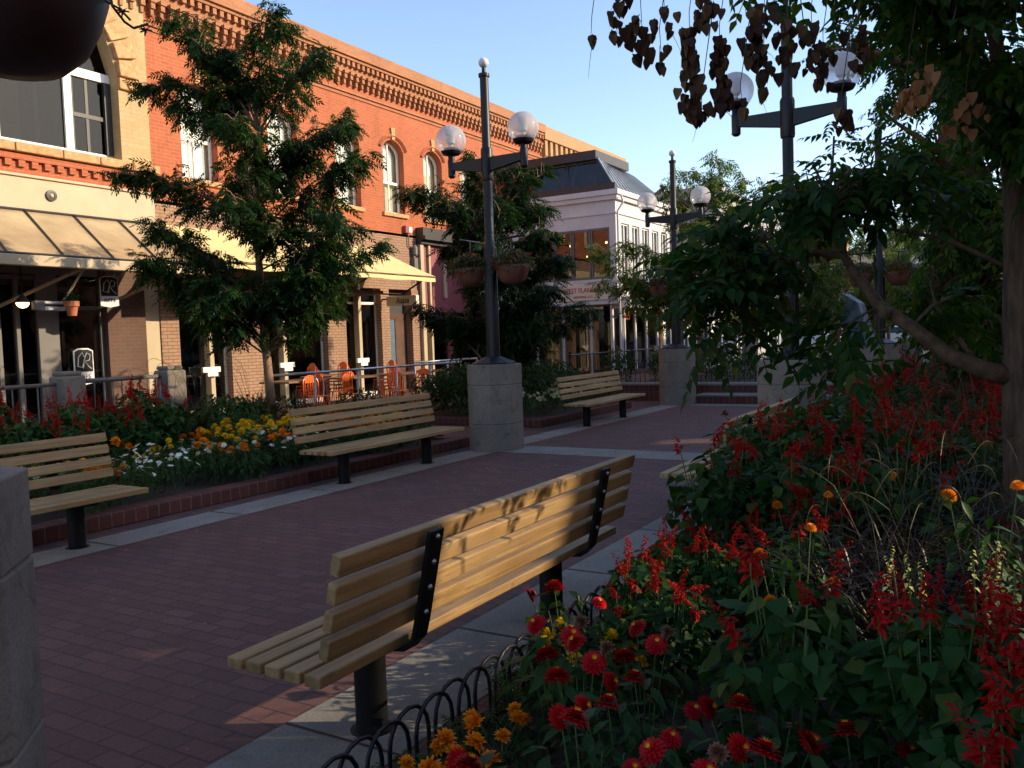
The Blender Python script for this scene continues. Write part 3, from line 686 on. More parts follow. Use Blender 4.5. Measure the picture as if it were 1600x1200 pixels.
# lamp, pot and fixture hanging under the canopy
t = thing('pendant_lamp', 'lit round pendant lamp under the glass canopy', 'lamp', (8.15, 14.4, 2.36))
MB().sphere((0, 0, 0), .1, 16, 8, .9, -1, .1).build('bulb', 'warm_bulb', t, smooth=True)
MB().lathe((0, 0, 0), [(.115, 0), (.11, .03), (.05, .1), (.02, .14), (.012, .7)], 14).build('shade', 'dark_paint', t, smooth=True)
t = thing('tube_light', 'white twin tube light on a slanted rod under the canopy', 'light fixture', (8.45, 14.1, 2.3))
MB().tube([(-.16, 0, -.05), (.24, 0, -.05)], .038, 10).tube([(-.14, 0, .05), (.2, 0, .05)], .028, 10).build('tubes', 'lamp_white', t, smooth=True)
MB().tube([(.2, 0, .04), (.45, -.4, .7)], .02, 6).build('rod', 'cream_paint', t)
MB().b(-.3, -.12, -.05, .05, -.08, .08).build('end_cap', 'grey_paint', t, bevel=.01)
t = thing('terracotta_pot', 'plain terracotta pot of small leaves hanging under the canopy', 'flower pot', (8.7, 13.9, 2.12))
MB().lathe((0, 0, 0), [(.07, 0), (.1, .16), (.12, .16), (.125, .25), (.10, .25), (.095, .2), (.001, .19)], 20).build('pot', 'terracotta', t, smooth=False)
lv, lf = leaf_t(.07, .03, 2); rg = np.random.default_rng(5)
off = rg.normal(0, .05, (90, 3)); off[:, 2] = .27+rg.uniform(0, .1, 90); link('foliage', np_mesh('foliage', [(*cloud_arrays(lv, lf, rotmats(90, rg, .6), off), 0)], ['leaf_shrub']), t)
MB().tube([(-.1, 0, .25), (0, 0, .8)], .004, 4).tube([(.1, 0, .25), (0, 0, .8)], .004, 4).build('wires', 'black_metal', t)

# ------------------------------------------------------------------ white restaurant with glazed mansard
rs = thing('restaurant_building', 'pale restaurant with overhanging upper floor and glazed sloping roof', 'building', (0, 0, 0))
RX0, RX1, RY = 24.0, 28.6, 10.5
mb = MB()
# west face (towards the camera): solid pieces around the ribbon of windows
mb.b(RX0, RX0+.2, RY, FY-.3, 2.45, 3.2); mb.b(RX0, RX0+.2, RY, FY-.3, 4.75, 5.7)
mb.b(RX0, RX0+.2, RY, RY+.22, 3.2, 4.75); mb.b(RX0, RX0+.2, 13.9, FY-.3, 3.2, 4.75)
mb.b(RX0+.2, RX1, RY, RY+.2, 2.45, 3.15); mb.b(RX0+.2, RX1, RY, RY+.2, 4.9, 5.7)
for k in range(6): xx = RX0+.2+k*.84; mb.b(xx, xx+.22, RY, RY+.2, 3.15, 4.9)
mb.b(RX0+.2, RX1, RY+.2, FY-.3, 2.45, 2.6)
mb.b(RX1-.2, RX1, RY+.2, FY-.3, 2.6, 5.7)
mb.build('upper_walls', 'mauve_paint', rs)
mb = MB(); mb.b(RX0-.16, RX1+.1, RY-.16, FY-.3, 5.7, 5.86).b(RX0-.1, RX1, RY-.1, FY-.3, 5.56, 5.7).b(RX0-.04, RX1, RY-.04, FY-.3, 5.14, 5.2).b(RX0-.03, RX0, 12.9, 12.93, 4.8, 5.15).b(RX0-.05, RX1, RY-.05, FY-.3, 3.08, 3.16).b(RX0-.04, RX1, RY-.04, FY-.3, 2.42, 2.52)
mb.build('mouldings', 'mauve_paint', rs, bevel=.008)
y = 10.72; k = 0
while y < 13.8:
    fr = MB(); y2 = y+.62
    fr.b(RX0-.01, RX0+.07, y, y+.05, 3.2, 4.75).b(RX0-.01, RX0+.07, y2-.05, y2, 3.2, 4.75).b(RX0-.01, RX0+.07, y+.05, y2-.05, 3.2, 3.27).b(RX0-.01, RX0+.07, y+.05, y2-.05, 4.68, 4.75)
    wf = fr.build('window', 'grey_paint', rs); MB().b(RX0+.03, RX0+.035, y+.04, y2-.04, 3.25, 4.7).build('pane', 'shop_glass', wf); y += .64
for k in range(5):
    xx = RX0+.42+k*.84; fr = MB(); frame_xz(fr, [(xx, 3.15), (xx+.62, 3.15), (xx+.62, 4.9), (xx, 4.9)], RY+.05, .05, .05); fr.b(xx+.29, xx+.33, RY+.05, RY+.09, 3.2, 4.85)
    wf = fr.build('window', 'white_frame', rs); MB().b(xx+.03, xx+.59, RY+.08, RY+.085, 3.18, 4.87).build('pane', 'window_glass', wf)
    MB().b(xx, xx+.62, RY+.3, RY+.31, 3.2, 4.9).build('curtain', 'curtain', wf)
mb = MB(); mb.b(RX0+.3, RX1-.3, 11.2, FY-.4, 4.7, 4.8); mb.b(26.2, 26.3, 10.8, 15, 2.7, 4.7)
mb.b(24.9, 25.1, 11.0, 15, 4.35, 4.5); mb.b(24.6, 25.3, 11.8, 12.3, 2.7, 3.4)
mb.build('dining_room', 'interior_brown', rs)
for p in ((24.5, 11.05, 4.35), (24.6, 11.0, 4.1), (24.7, 12.3, 4.45), (24.9, 11.9, 4.0), (24.6, 12.35, 4.35)):
    o = MB().sphere((0, 0, 0), .035, 10, 6).build('ceiling_bulb', 'small_bulb', rs, smooth=True, loc=p)
# mansard: glazed west slope, standing seam south slope
zt, zb = 6.95, 5.88; s_in = .55
mb = MB()
a = [(RX0-.02, RY-.0, zb), (RX0-.02, FY-.3, zb), (RX0+s_in, FY-.3, zt), (RX0+s_in, RY+.85, zt)]
mb.add(a, [(3, 2, 1, 0)]); mb.build('roof_glass', 'shop_glass', rs)
mb = MB()
mb.add([(x+.25, y+.1, z-.02) for x, y, z in a], [(3, 2, 1, 0)]); mb.build('roof_lining', 'interior_brown', rs)
mb = MB()
mb.tube([(RX0-.03, RY, zb+.04), (RX0-.03, FY-.3, zb+.04)], .05, 4); mb.tube([(RX0-.0, RY+.0, zb), (RX0+s_in, RY+.85, zt)], .05, 4)
for yy in (12.0, 12.35, 13.3, 14.3): mb.tube([(RX0-.02, yy, zb), (RX0+s_in, yy, zt)], .035, 4)
mb.tube([(RX0+.1, 12.05, zb+.15), (RX0+s_in-.1, 12.3, zt-.1)], .02, 4)
mb.b(RX0+s_in-.12, RX0+s_in+2.5, RY+.8, FY-.3, zt, zt+.28); mb.b(RX0-.1, RX0+.05, RY-.05, FY-.3, 5.86, 6.06)
mb.build('roof_frame', 'dark_paint', rs)
mb = MB(); mb.add([(RX0-.02, RY-.02, zb), (RX1+.1, RY-.02, zb), (RX1+.1, RY+1.3, zt+.1), (RX0+s_in+.05, RY+.82, zt+.1)], [(0, 1, 2, 3)])
k = 0
for k in range(17):
    u = k/16; xb = RX0+(RX1-RX0)*u; xt = RX0+s_in+(RX1-RX0-s_in)*u
    mb.tube([(xb, RY-.03, zb+.02), (xt, RY+.84+.44*u, zt+.12)], .02, 4)
mb.build('seamed_roof', 'metal_roof', rs)
MB().tube([(RX0+.02, RY-.2, 5.66), (RX0+.05, RY-.24, 5.45), (RX0-.06, RY-.1, 5.2), (RX0-.06, RY-.1, 2.4), (RX0-.06, RY-.1, 0)], .035, 8).build('drainpipe', 'mauve_paint', rs)
# ground floor: recessed glazed walls and posts
mb = MB()
for k in range(5): yy = 10.8+k*1.0; mb.b(RX0+.9, RX0+1.0, yy, yy+.1, 0, 2.45)
for xx in (24.15, 24.9, 25.05, 25.95, 26.9, 27.9): mb.b(xx, xx+.1, RY+.25, RY+.33, 0, 2.45)
mb.b(24.2, RX1, RY+.22, RY+.33, 2.28, 2.45)
mb.build('ground_posts', 'mauve_paint', rs, bevel=.008)
MB().b(24.28, 24.85, RY+.34, RY+.38, 0, 2.25).b(28.05, 28.3, RY+.2, RY+.36, 0, 2.4).build('timber_panels', 'sandstone', rs)
MB().b(RX0+.94, RX0+.95, 10.7, FY-.3, 0.05, 2.4).b(24.2, RX1, RY+.3, RY+.305, 0.05, 2.3).build('glass_walls', 'shop_glass', rs)
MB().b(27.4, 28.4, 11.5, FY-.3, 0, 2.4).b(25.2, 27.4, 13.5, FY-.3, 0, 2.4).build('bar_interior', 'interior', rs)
MB().b(25.1, 25.5, RY+.26, RY+.28, 1.95, 2.25).build('red_notice', 'red_thing', rs)
mb = MB(); mb.b(RX0+.1, RX1, RY-.35, RY-.05, 2.55, 2.62); x = RX0+.2
while x < RX1: mb.b(x, x+.06, RY-.33, RY-.05, 2.3, 2.55); x += .45
mb.b(RX0+.1, RX1, RY-.36, RY-.3, 2.28, 2.34)
mb.build('street_canopy', 'white_paint', rs)
sg = thing('brewery_sign', 'cream sign with red letters on the corner of the pale restaurant', 'sign', (23.96, 11.62, 2.82))
MB().b(-.02, .02, -.9, .9, -.26, .26).build('board', 'sign_cream', sg, bevel=.006)
lettering('WEST FLANDERS', .215, 'sign_red', sg, (-.03, 0, .05), R(-90), sx=.86); lettering('BREWING  CO.', .1, 'sign_red', sg, (-.03, 0, -.15), R(-90), name='small_lettering')
for k, xx in enumerate((25.3, 26.6)):
    t = thing('round_sign', ('round red and cream emblem board nearer the restaurant corner', 'round red and cream emblem board farther along the restaurant front')[k], 'sign', (xx, RY-.02, 2.85))
    o = MB().lathe((0, 0, 0), [(.3, 0), (.3, .04)], 28).build('disc', 'sign_cream', t); o.rotation_euler = (R(90), 0, 0)
    o = MB().lathe((0, 0, .041), [(.22, .006), (.29, .006), (.29, 0), (.22, 0), (.22, .006)], 28, cap=False).build('ring', 'sign_red', t); o.rotation_euler = (R(90), 0, 0)

# far buildings
def far_building(x0, x1, y0, y1, h, mat, label, face='Y', nx=6, nz=2, z1=3.6):
    t = thing('street_building', label, 'building', (0, 0, 0))
    m1 = MB().b(x0, x1, y0, y1, 0, h).b(x0-.1, x1+.1, y0-.15, y1+.1, h, h+.3); m1.build('walls', mat, t)
    m2 = MB(); m3 = MB()
    L = (x1-x0) if face == 'Y' else (y1-y0)
    for j in range(nz):
        za = .5 if j == 0 else z1+(j-1)*3.2+.4; zb_ = za+(2.3 if j == 0 else 1.7)
        for i in range(nx):
            a = (i+.22)*L/nx; b = (i+.78)*L/nx
            if face == 'Y': m2.b(x0+a, x0+b, y0-.02, y0+.1, za, zb_); m3.b(x0+a-.08, x0+b+.08, y0-.06, y0-.0, zb_, zb_+.12); m3.b(x0+(a+b)/2-.04, x0+(a+b)/2+.04, y0-.04, y0, za, zb_)
            else: m2.b(x0-.02, x0+.1, y0+a, y0+b, za, zb_); m3.b(x0-.06, x0, y0+a-.08, y0+b+.08, zb_, zb_+.12); m3.b(x0-.04, x0, y0+(a+b)/2-.04, y0+(a+b)/2+.04, za, zb_)
    m2.build('windows', 'car_glass', t); m3.build('window_trim', 'white_paint', t); return t
far_building(28.8, 36, 10.9, 22, 3.4, 'white_paint', 'low white shop beside the pale restaurant', nx=5, nz=1)
far_building(36.2, 47.5, 11.2, 22, 7.4, 'far_grey', 'grey building behind the small sunlit trees', nx=6)
far_building(64, 78, 12.5, 26, 8.5, 'far_wall', 'tan building across the road at the end of the mall', nx=6)
far_building(66, 80, 3.5, 12, 6.5, 'far_wall', 'tan building closing the view past the slate slab', 'X', nx=5)
far_building(66, 82, -8, 3.3, 7.5, 'yellow_brick', 'yellow brick building beyond the parked car', 'X', nx=5)

# buildings on the sunny side, out of frame, that shade the plaza
far_building(-16, 8.9, -16, -10, 11.0, 'red_brick', 'brick building facing the near end of the mall', nx=8)
far_building(13.15, 18.3, -16, -10, 11.0, 'yellow_brick', 'narrow yellow brick building between two alleys', nx=3)
far_building(22.0, 50, -16, -10, 11.0, 'red_brick', 'brick building facing the far end of the mall', nx=10)

for (xa, xb, z0_, z1_, lb) in ((8.9, 13.15, 6.68, 10.6, 'added unseen wall blocking sun high over the alley across from the near bench'), (18.3, 22.0, 6.95, 10.6, 'added unseen wall blocking sun high over the far alley'), (18.3, 22.0, 0.0, 6.3, 'added unseen wall blocking sun low in the far alley')):  # unseen walls added to trim sun to the bench and one paving patch
    t = thing('sun_block_wall', lb, 'wall', ((xa+xb)/2, -10.15, 0)); hx = (xb-xa)/2+(0 if z0_ else .0)
    MB().b(-hx, hx, -.1, .1, z0_, z1_).build('walls', 'red_brick', t)
    mb = MB()
    for k in range(3): mb.b(-hx+.4+k*(2*hx-.6)/3, -hx+.4+k*(2*hx-.6)/3+.8, .09, .12, z0_+1.2, z0_+2.6)
    mb.build('recessed_panels', 'tan_brick', t)

# ------------------------------------------------------------------ street lamps
def octa(r, z0, z1, r1=None): return [(r, z0), (r if r1 is None else r1, z1)]
def make_lamp():
    t = thing('street_lamp', '', 'street lamp')
    h = 1.15; rr = .375; mb = MB()
    for z0, z1 in ((0, .352), (.36, .872), (.88, h)): mb.lathe((0, 0, 0), [(rr, z0), (rr, z1)], 8, R(22.5))
    mb.lathe((0, 0, 0), [(rr-.008, .0), (rr-.008, h-.01)], 8, R(22.5))
    mb.build('stone_base', 'plinth_stone', t, bevel=.008)
    MB().lathe((0, 0, h), [(.30, 0), (.30, .02), (.14, .085), (.11, .10)], 8, R(22.5)).build('base_plate', 'black_metal', t, bevel=.004)
    mb = MB(); mb.lathe((0, 0, 0), [(.088, h+.09), (.085, 2.7), (.062, 2.74), (.058, 4.95), (.075, 4.96), (.075, 5.0), (.03, 5.01), (.025, 5.09)], 16)
    for k in range(8):
        a = k*math.pi/4; mb.tube([(.074*math.cos(a), .074*math.sin(a), h+.1), (.072*math.cos(a), .072*math.sin(a), 2.7)], .018, 6)
    smooth_angle(mb.build('pole', 'black_metal', t))
    MB().sphere((0, 0, 5.145), .068, 18, 10).build('finial', 'lamp_white', t, smooth=True)
    mb = MB()
    for s in (-1, 1):
        P = [(s*.05, 3.72), (s*.05, 3.90), (s*.54, 3.90), (s*.54, 3.80)]
        mb.add([(-.035, y, z) for y, z in P]+[(.035, y, z) for y, z in P], [(0, 1, 2, 3), (7, 6, 5, 4), (0, 4, 5, 1), (1, 5, 6, 2), (2, 6, 7, 3), (3, 7, 4, 0)])
        mb.lathe((0, s*.57, 3.72), [(.03, -.02), (.05, 0), (.052, .22), (.045, .23), (.045, .30)], 14)
        mb.lathe((0, s*.57, 4.0), [(.05, 0), (.12, .02), (.14, .05), (.142, .062), (.10, .07), (.10, .1), (.04, .11)], 20)
    mb.lathe((0, 0, 3.6), [(.075, 0), (.08, .03), (.08, .4), (.07, .43)], 14)
    smooth_angle(mb.build('crossarm', 'black_metal', t))
    for s in (-1, 1):
        g_ = MB().sphere((0, 0, 0), .205, 32, 18, 1.0, -.72, 1).build('globe', 'globe_glass', t, smooth=True, loc=(0, s*.57, 4.21))
        MB().lathe((0, 0, -.13), [(.03, 0), (.03, .07), (.055, .09), (.07, .26), (.05, .28), (.001, .285)], 16).build('lamp_housing', 'lamp_white', g_, smooth=False)
    return t
def make_basket(trail=True, mat='dark_pot'):
    t = thing('hanging_basket', '', 'hanging basket')
    MB().lathe((0, 0, 0), [(.02, 0), (.11, .012), (.165, .06), (.2, .13), (.222, .2), (.228, .25), (.215, .25), (.2, .2), (.001, .19)], 28).build('pot', mat, t, smooth=True)
    MB().tube([(0, 0, .2), (0, 0, .62)], .012, 6).tube([(-.25, 0, .62), (.25, 0, .62)], .014, 6).build('hanger', 'black_metal', t)
    rg = np.random.default_rng(11); n = 1700
    th = rg.uniform(0, 2*np.pi, n); ph = rg.uniform(0.0, 1.0, n); r_ = (.31 if trail else .2)*np.sqrt(ph)*rg.uniform(.6, 1.15 if trail else 1.0, n)
    off = np.stack([r_*np.cos(th), r_*np.sin(th), .24+.17*np.sqrt(np.clip(1-ph, 0, 1))*rg.uniform(.5, 1.2, n)-(.09 if trail else 0)*(ph > .7)*rg.uniform(0, 1, n)], 1)
    lv, lf = leaf_t(.055, .022, 2); link('foliage', np_mesh('foliage', [(*cloud_arrays(lv, lf, rotmats(n, rg, .8), off), 0)], ['basket_leaf']), t)
    n2 = 16; off2 = off[:n2]+np.array([0, 0, .03]); lv, lf = leaf_t(.035, .03, 2, .1)
    fl = [xf(lv, lf, a*2*math.pi/5, .5) for a in range(5)]; fv, ff = merge_t(fl)
    link('blossoms', np_mesh('blossoms', [(*cloud_arrays(fv, ff, rotmats(n2, rg, .5), off2), 0)], ['zinnia_petal']), t)
    return t
plain('clay_pot', (0.15, 0.055, 0.032), 0.6, var=0.25, scale=8)
lamp0 = make_lamp(); basket0 = make_basket(True, 'clay_pot'); basketT = None
LAMPS = [((9.75, 6.1, 0), 'twin globe lamp on its own stone base between the middle and far left benches'),
         ((16.9, 6.1, 0), 'twin globe lamp at the far left corner of the plaza by the terrace steps'),
         ((9.8, 2.2, 0), 'twin globe lamp rising behind the hanging seed pods, red salvia at its base'),
         ((16.9, 2.2, 0), 'twin globe lamp standing in front of the slate slab'),
         ((1.13, 2.78, 0), 'near stone lamp base cut by the left edge with the big dark pot above')]
for i, (p, lb) in enumerate(LAMPS):
    if i == 0: lamp0.location = p; lamp0['label'] = lb; lamp0['group'] = 'twin globe lamps'
    else: copy_tree(lamp0, None, p, 0, lb, group='twin globe lamps')
BASK = [((9.75, 6.42, 2.2), 'left one of two planted baskets on the middle lamp'), ((9.75, 5.76, 2.2), 'right one of two planted baskets on the middle lamp'),
        ((16.9, 6.42, 2.2), 'planted basket on the far left lamp, side toward the restaurant'), ((16.9, 5.78, 2.2), 'planted basket on the far left lamp, side toward the walk'),
        ((9.8, 2.52, 2.2), 'planted basket half hidden in the big leaves on the pod tree lamp'), ((9.8, 1.88, 2.2), 'planted basket deeper in the leaves on the pod tree lamp'),
        ((16.9, 2.52, 2.2), 'planted basket on the lamp before the slate slab, left side'), ((16.9, 1.88, 2.2), 'planted basket on the lamp before the slate slab, right side')]
for i, (p, lb) in enumerate(BASK):
    if i == 0: basket0.location = p; basket0['label'] = lb; basket0['group'] = 'hanging baskets'
    else: copy_tree(basket0, None, p, i*1.3, lb, group='hanging baskets')
nb = make_basket(False); nb.location = (1.24, 2.15, 2.20); tag(nb, 'large dark pot overhead at the upper left corner', group='hanging baskets')
# wooden topped utility box seen beside the near base
# ------------------------------------------------------------------ benches
def make_bench():
    t = thing('park_bench', '', 'bench')          # faces +y, back at -y ; local origin on the post line
    H = .405; L2 = 1.2
    mb = MB()
    for k in range(5): mb.b(-L2, L2, -.185+k*.093, -.185+k*.093+.072, H-.042, H)
    mb.build('seat', 'bench_wood', t, bevel=.006)
    mb = MB(); tl = R(13)
    for k in range(4):
        s = .055+k*.098; yc = -.205-math.sin(tl)*s; zc = H+.045+math.cos(tl)*s
        mb.box((0, yc, zc), (2*L2+.02, .04, .073), rx=tl)
    mb.build('backrest', 'bench_wood', t, bevel=.006)
    for s in (-1, 1):
        x = s*.74
        lg = MB().lathe((x, 0, 0), [(.062, 0), (.062, H-.085)], 22).lathe((x, 0, .001), [(.085, 0), (.085, .006), (.06, .007)], 22, cap=False).build('leg', 'satin_black', t); smooth_angle(lg)
        P = [Vector((x, .235, H-.055)), Vector((x, -.12, H-.055)), Vector((x, -.2, H-.045)), Vector((x, -.245, H-.0)), Vector((x, -.262, H+.06))]
        P.append(Vector((x, -.262-math.sin(tl)*.36, H+.06+math.cos(tl)*.36)))
        nrm = []
        vs = []; fs = []
        for i, p in enumerate(P):
            d = (P[min(i+1, 5)]-P[max(i-1, 0)]).normalized(); nv = Vector((0, -d.z, d.y))
            for a in (-.042, .042):
                for b_ in (-.009, .009): vs.append((p.x+a, p.y+nv.y*b_, p.z+nv.z*b_))
        for i in range(5):
            o = i*4; fs += [(o, o+4, o+6, o+2), (o+1, o+3, o+7, o+5), (o, o+1, o+5, o+4), (o+2, o+6, o+7, o+3)]
        fs += [(0, 2, 3, 1), (20, 21, 23, 22)]
        mb = MB().add(vs, fs); mb.lathe((x, 0, H-.085), [(.11, 0), (.11, .02)], 20)
        br = mb.build('bracket', 'satin_black', t, bevel=.004)
        mb = MB()
        for k in range(4):
            s_ = .055+k*.098; c = Vector((x, -.245-math.sin(tl)*s_-.025, H+.045+math.cos(tl)*s_)); mb.sphere(tuple(c), .0105, 10, 6)
        mb.build('bolts', 'bolt', br, smooth=True)
    return t
b0 = make_bench()
BEN = [((3.21, 2.16, 0), 0, 'long slatted bench in the foreground seen from behind, dappled with sun'),
       ((3.08, 6.22, 0), math.pi, 'slatted bench cut off by the near stone base at the left'),
       ((7.58, 6.22, 0), math.pi, 'slatted bench in front of the orange and yellow marigolds'),
       ((13.3, 6.1, 0), math.pi, 'small looking slatted bench beyond the middle lamp, by white mums'),
       ((7.45, 2.16, 0), 0, 'slatted bench mostly buried behind the red salvia')]
for i, (p, a, lb) in enumerate(BEN):
    if i == 0: b0.location = p; b0['label'] = lb; b0['group'] = 'slatted park benches'
    else: copy_tree(b0, None, p, a, lb, group='slatted park benches')

# hoop fence along the right bed
ft = thing('hoop_fence', 'low black iron hoop fence along the front of the flower bed', 'fence', (1.3, 1.73, 0))
mb = MB(); x = 0.0; k = 0
while x < 8.2:
    w_ = .105; pts = [(x-w_, (k % 2)*.012, 0), (x-w_, (k % 2)*.012, .18)]
    for j in range(1, 8): a = math.pi-math.pi*j/8; pts.append((x+w_*math.cos(a), (k % 2)*.012, .18+.105*math.sin(a)))
    pts += [(x+w_, (k % 2)*.012, .18), (x+w_, (k % 2)*.012, 0)]
    mb.tube(pts, .0075, 8, cap=False); x += .125; k += 1
mb.tube([(-.1, .006, .045), (8.2, .006, .045)], .006, 6)
mb.build('hoops', 'black_metal', ft, smooth=True)

# stone posts and rails behind the left bed
for i, (x, lb) in enumerate(((6.42, 'square stone post behind the red salvia, nearer the left edge'), (7.95, 'square stone post with a rounded top before the old brick pier'), (2.2, 'square stone post hidden behind the near lamp base'))):
    t = thing('stone_post', lb, 'post', (x, 10.45, 0), group='stone rail posts')
    MB().b(-.16, .16, -.16, .16, 0, 1.2).build('shaft', 'plinth_stone', t, bevel=.03)
    MB().b(-.13, .13, -.13, .13, 1.2, 1.26).build('cap', 'plinth_stone', t, bevel=.025)
def rail(x0, x1, y, z, label, n, mat='grey_paint', mid=True, rad=.024, bars=0):
    t = thing('railing', label, 'railing', (x0, y, 0)); L = x1-x0
    MB().tube([(0, 0, z), (L, 0, z)], rad, 8).build('handrail', mat, t, smooth=True)
    for k in range(n): xx = L*k/(n-1); MB().tube([(xx, 0, 0), (xx, 0, z)], rad*.85, 8).build('post', mat, t, smooth=True)
    if mid:
        mb = MB(); mb.tube([(0, 0, .15), (L, 0, .15)], .012, 6)
        for k in range(bars): xx = L*(k+.5)/bars; mb.tube([(xx, 0, .15), (xx, 0, z)], .009, 5)
        mb.build('bars', mat, t)
    return t
rail(-3, 6.26, 10.45, 1.1, 'dark rail between stone posts behind the left salvia', 7, bars=60)
rail(6.58, 7.79, 10.45, 1.12, 'short dark rail between two stone posts', 2, bars=9, rad=.03)
rail(9.9, 15.6, 10.62, 1.0, 'steel tube railing in front of the orange patio chairs', 6, 'steel', False)
rail(15.6, 18.2, 11.9, 1.0, 'steel tube railing at the far side of the patio by the blue door', 3, 'steel', False)
MB_ = None

# ------------------------------------------------------------------ patio furniture
def make_chair():
    t = thing('metal_chair', '', 'chair'); H = .45
    MB().box((0, 0, H), (.38, .38, .018)).build('seat', 'orange_metal', t, bevel=.008)
    mb = MB(); pts = []
    for k in range(9): a = math.pi*k/8; pts.append((-.18*math.cos(a)*1.02, -.17-.035*math.sin(a), H+.26+.15*math.sin(a)))
    mb.tube([(-.18, -.17, H)]+pts+[(.18, -.17, H)], .013, 6)
    for k in range(5): x = -.12+.06*k; mb.tube([(x, -.175, H), (x, -.2, H+.26+.15*math.sqrt(max(0, 1-(x/.18)**2)))], .009, 5)
    mb.box((0, -.2, H+.33), (.25, .012, .13)); mb.build('backrest', 'orange_metal', t, smooth=False)
    for sx in (-1, 1):
        for sy in (-1, 1): MB().tube([(sx*.16, sy*.16, H), (sx*.205, sy*.21, 0)], [.016, .011], 6).build('leg', 'orange_metal', t)
    return t
ch = make_chair(); first = True; k = 0
ST = [((13.55, 13.15), 4, 70, 'left'), ((14.1, 12.75), 4, 75, 'middle'), ((14.75, 11.95), 4, 65, 'right')]
ordn = ['lowest', 'second', 'third', 'fourth', 'topmost']
for (x, y), n_, a, nm in ST:
    for j in range(n_):
        lb = '%s orange metal chair of the %s patio stack' % (ordn[j] if j < n_-1 else 'topmost', nm)
        p = (x-.055*j, y+.01*j, .075*j)
        if first: ch.location = p; ch.rotation_euler = (0, 0, R(a)); ch['label'] = lb; ch['group'] = 'orange patio chairs'; first = False
        else: copy_tree(ch, None, p, R(a), lb, group='orange patio chairs')
for (x, y, a, lb) in ((14.35, 11.35, 160, 'single orange chair nearest the steel railing, slatted back to the walk'), (13.3, 11.7, 190, 'single orange chair left of the patio stacks'), (15.3, 11.5, 110, 'single orange chair at the right end of the patio tables'), (12.7, 12.2, 170, 'single orange chair behind the tree trunk')):
    copy_tree(ch, None, (x, y, 0), R(a), lb, group='orange patio chairs')
def make_table():
    t = thing('patio_table', '', 'table'); MB().b(-.62, .62, -.38, .38, .73, .765).build('table_top', 'table_wood', t, bevel=.006)
    MB().lathe((0, 0, 0), [(.2, 0), (.2, .02), (.03, .05), (.03, .72), (.12, .73)], 12).build('pedestal', 'satin_black', t); return t
tb = make_table(); TB = [(14.2, 12.5, 'patio table beside the orange chair stacks'), (12.8, 12.9, 'patio table behind the young tree trunk'), (15.7, 12.4, 'patio table to the right of the chair stacks'), (16.9, 12.5, 'small patio table near the blue door'), (14.9, 14.0, 'patio table close against the brick piers')]
for i, (x, y, lb) in enumerate(TB):
    if i == 0: tb.location = (x, y, 0); tb['label'] = lb; tb['group'] = 'patio tables'
    else: copy_tree(tb, None, (x, y, 0), .1*i, lb, group='patio tables')

# black patio fence with banner
t = thing('patio_fence', 'black metal fence round the restaurant patio', 'fence', (18.5, 9.4, 0))
mb = MB(); mb.tube([(0, 0, 1.02), (7.6, 0, 1.02)], .02, 6).tube([(0, 0, .12), (7.6, 0, .12)], .015, 6)
for k in range(64): mb.tube([(k*.12, 0, .12), (k*.12, 0, 1.0)], .008, 4)
for k in range(5): mb.tube([(k*1.9, 0, 0), (k*1.9, 0, 1.1)], .028, 6)
mb.build('panels', 'black_metal', t)
t = thing('banner', 'black banner with a drop emblem reading CHEERS TO 5 YEARS', 'banner', (24.95, 9.36, .75))
V = []; F = []
for i in range(13):
    x = -.95+1.9*i/12; V += [(x, .012*math.sin(i*1.1), -.36), (x, .012*math.sin(i*1.1+.5), .36)]
for i in range(12): F.append((i*2, i*2+2, i*2+3, i*2+1))
MB().add(V, F).build('cloth', 'sign_black', t)
lettering('CHEERS', .2, 'sign_white', t, (.38, -.035, .2), 0); lettering('- TO -', .12, 'sign_white', t, (.38, -.035, .0), 0, name='small_lettering'); lettering('5 YEARS', .19, 'sign_white', t, (.38, -.035, -.2), 0)
MB().tube([(-.45, -.035, .34), (-.66, -.035, 0), (-.62, -.035, -.26), (-.45, -.035, -.33), (-.28, -.035, -.26), (-.24, -.035, 0), (-.45, -.035, .34)], .016, 5).lathe((-.45, -.03, -.28), [(.001, 0), (.1, .0), (.11, .1), (.07, .28), (.001, .3)], 8).build('drop_emblem', 'sign_white', t)
# low planter fence on the terrace
t = thing('low_planter_fence', 'knee high black iron fence on the brick terrace edge', 'fence', (17.85, 4.6, .39))
mb = MB(); mb.tube([(0, -2.2, .22), (0, 3.4, .22)], .01, 5)
for k in range(48): mb.tube([(0, -2.2+k*.117, 0), (0, -2.2+k*.117, .27)], .008, 4)
mb.build('pickets', 'black_metal', t)

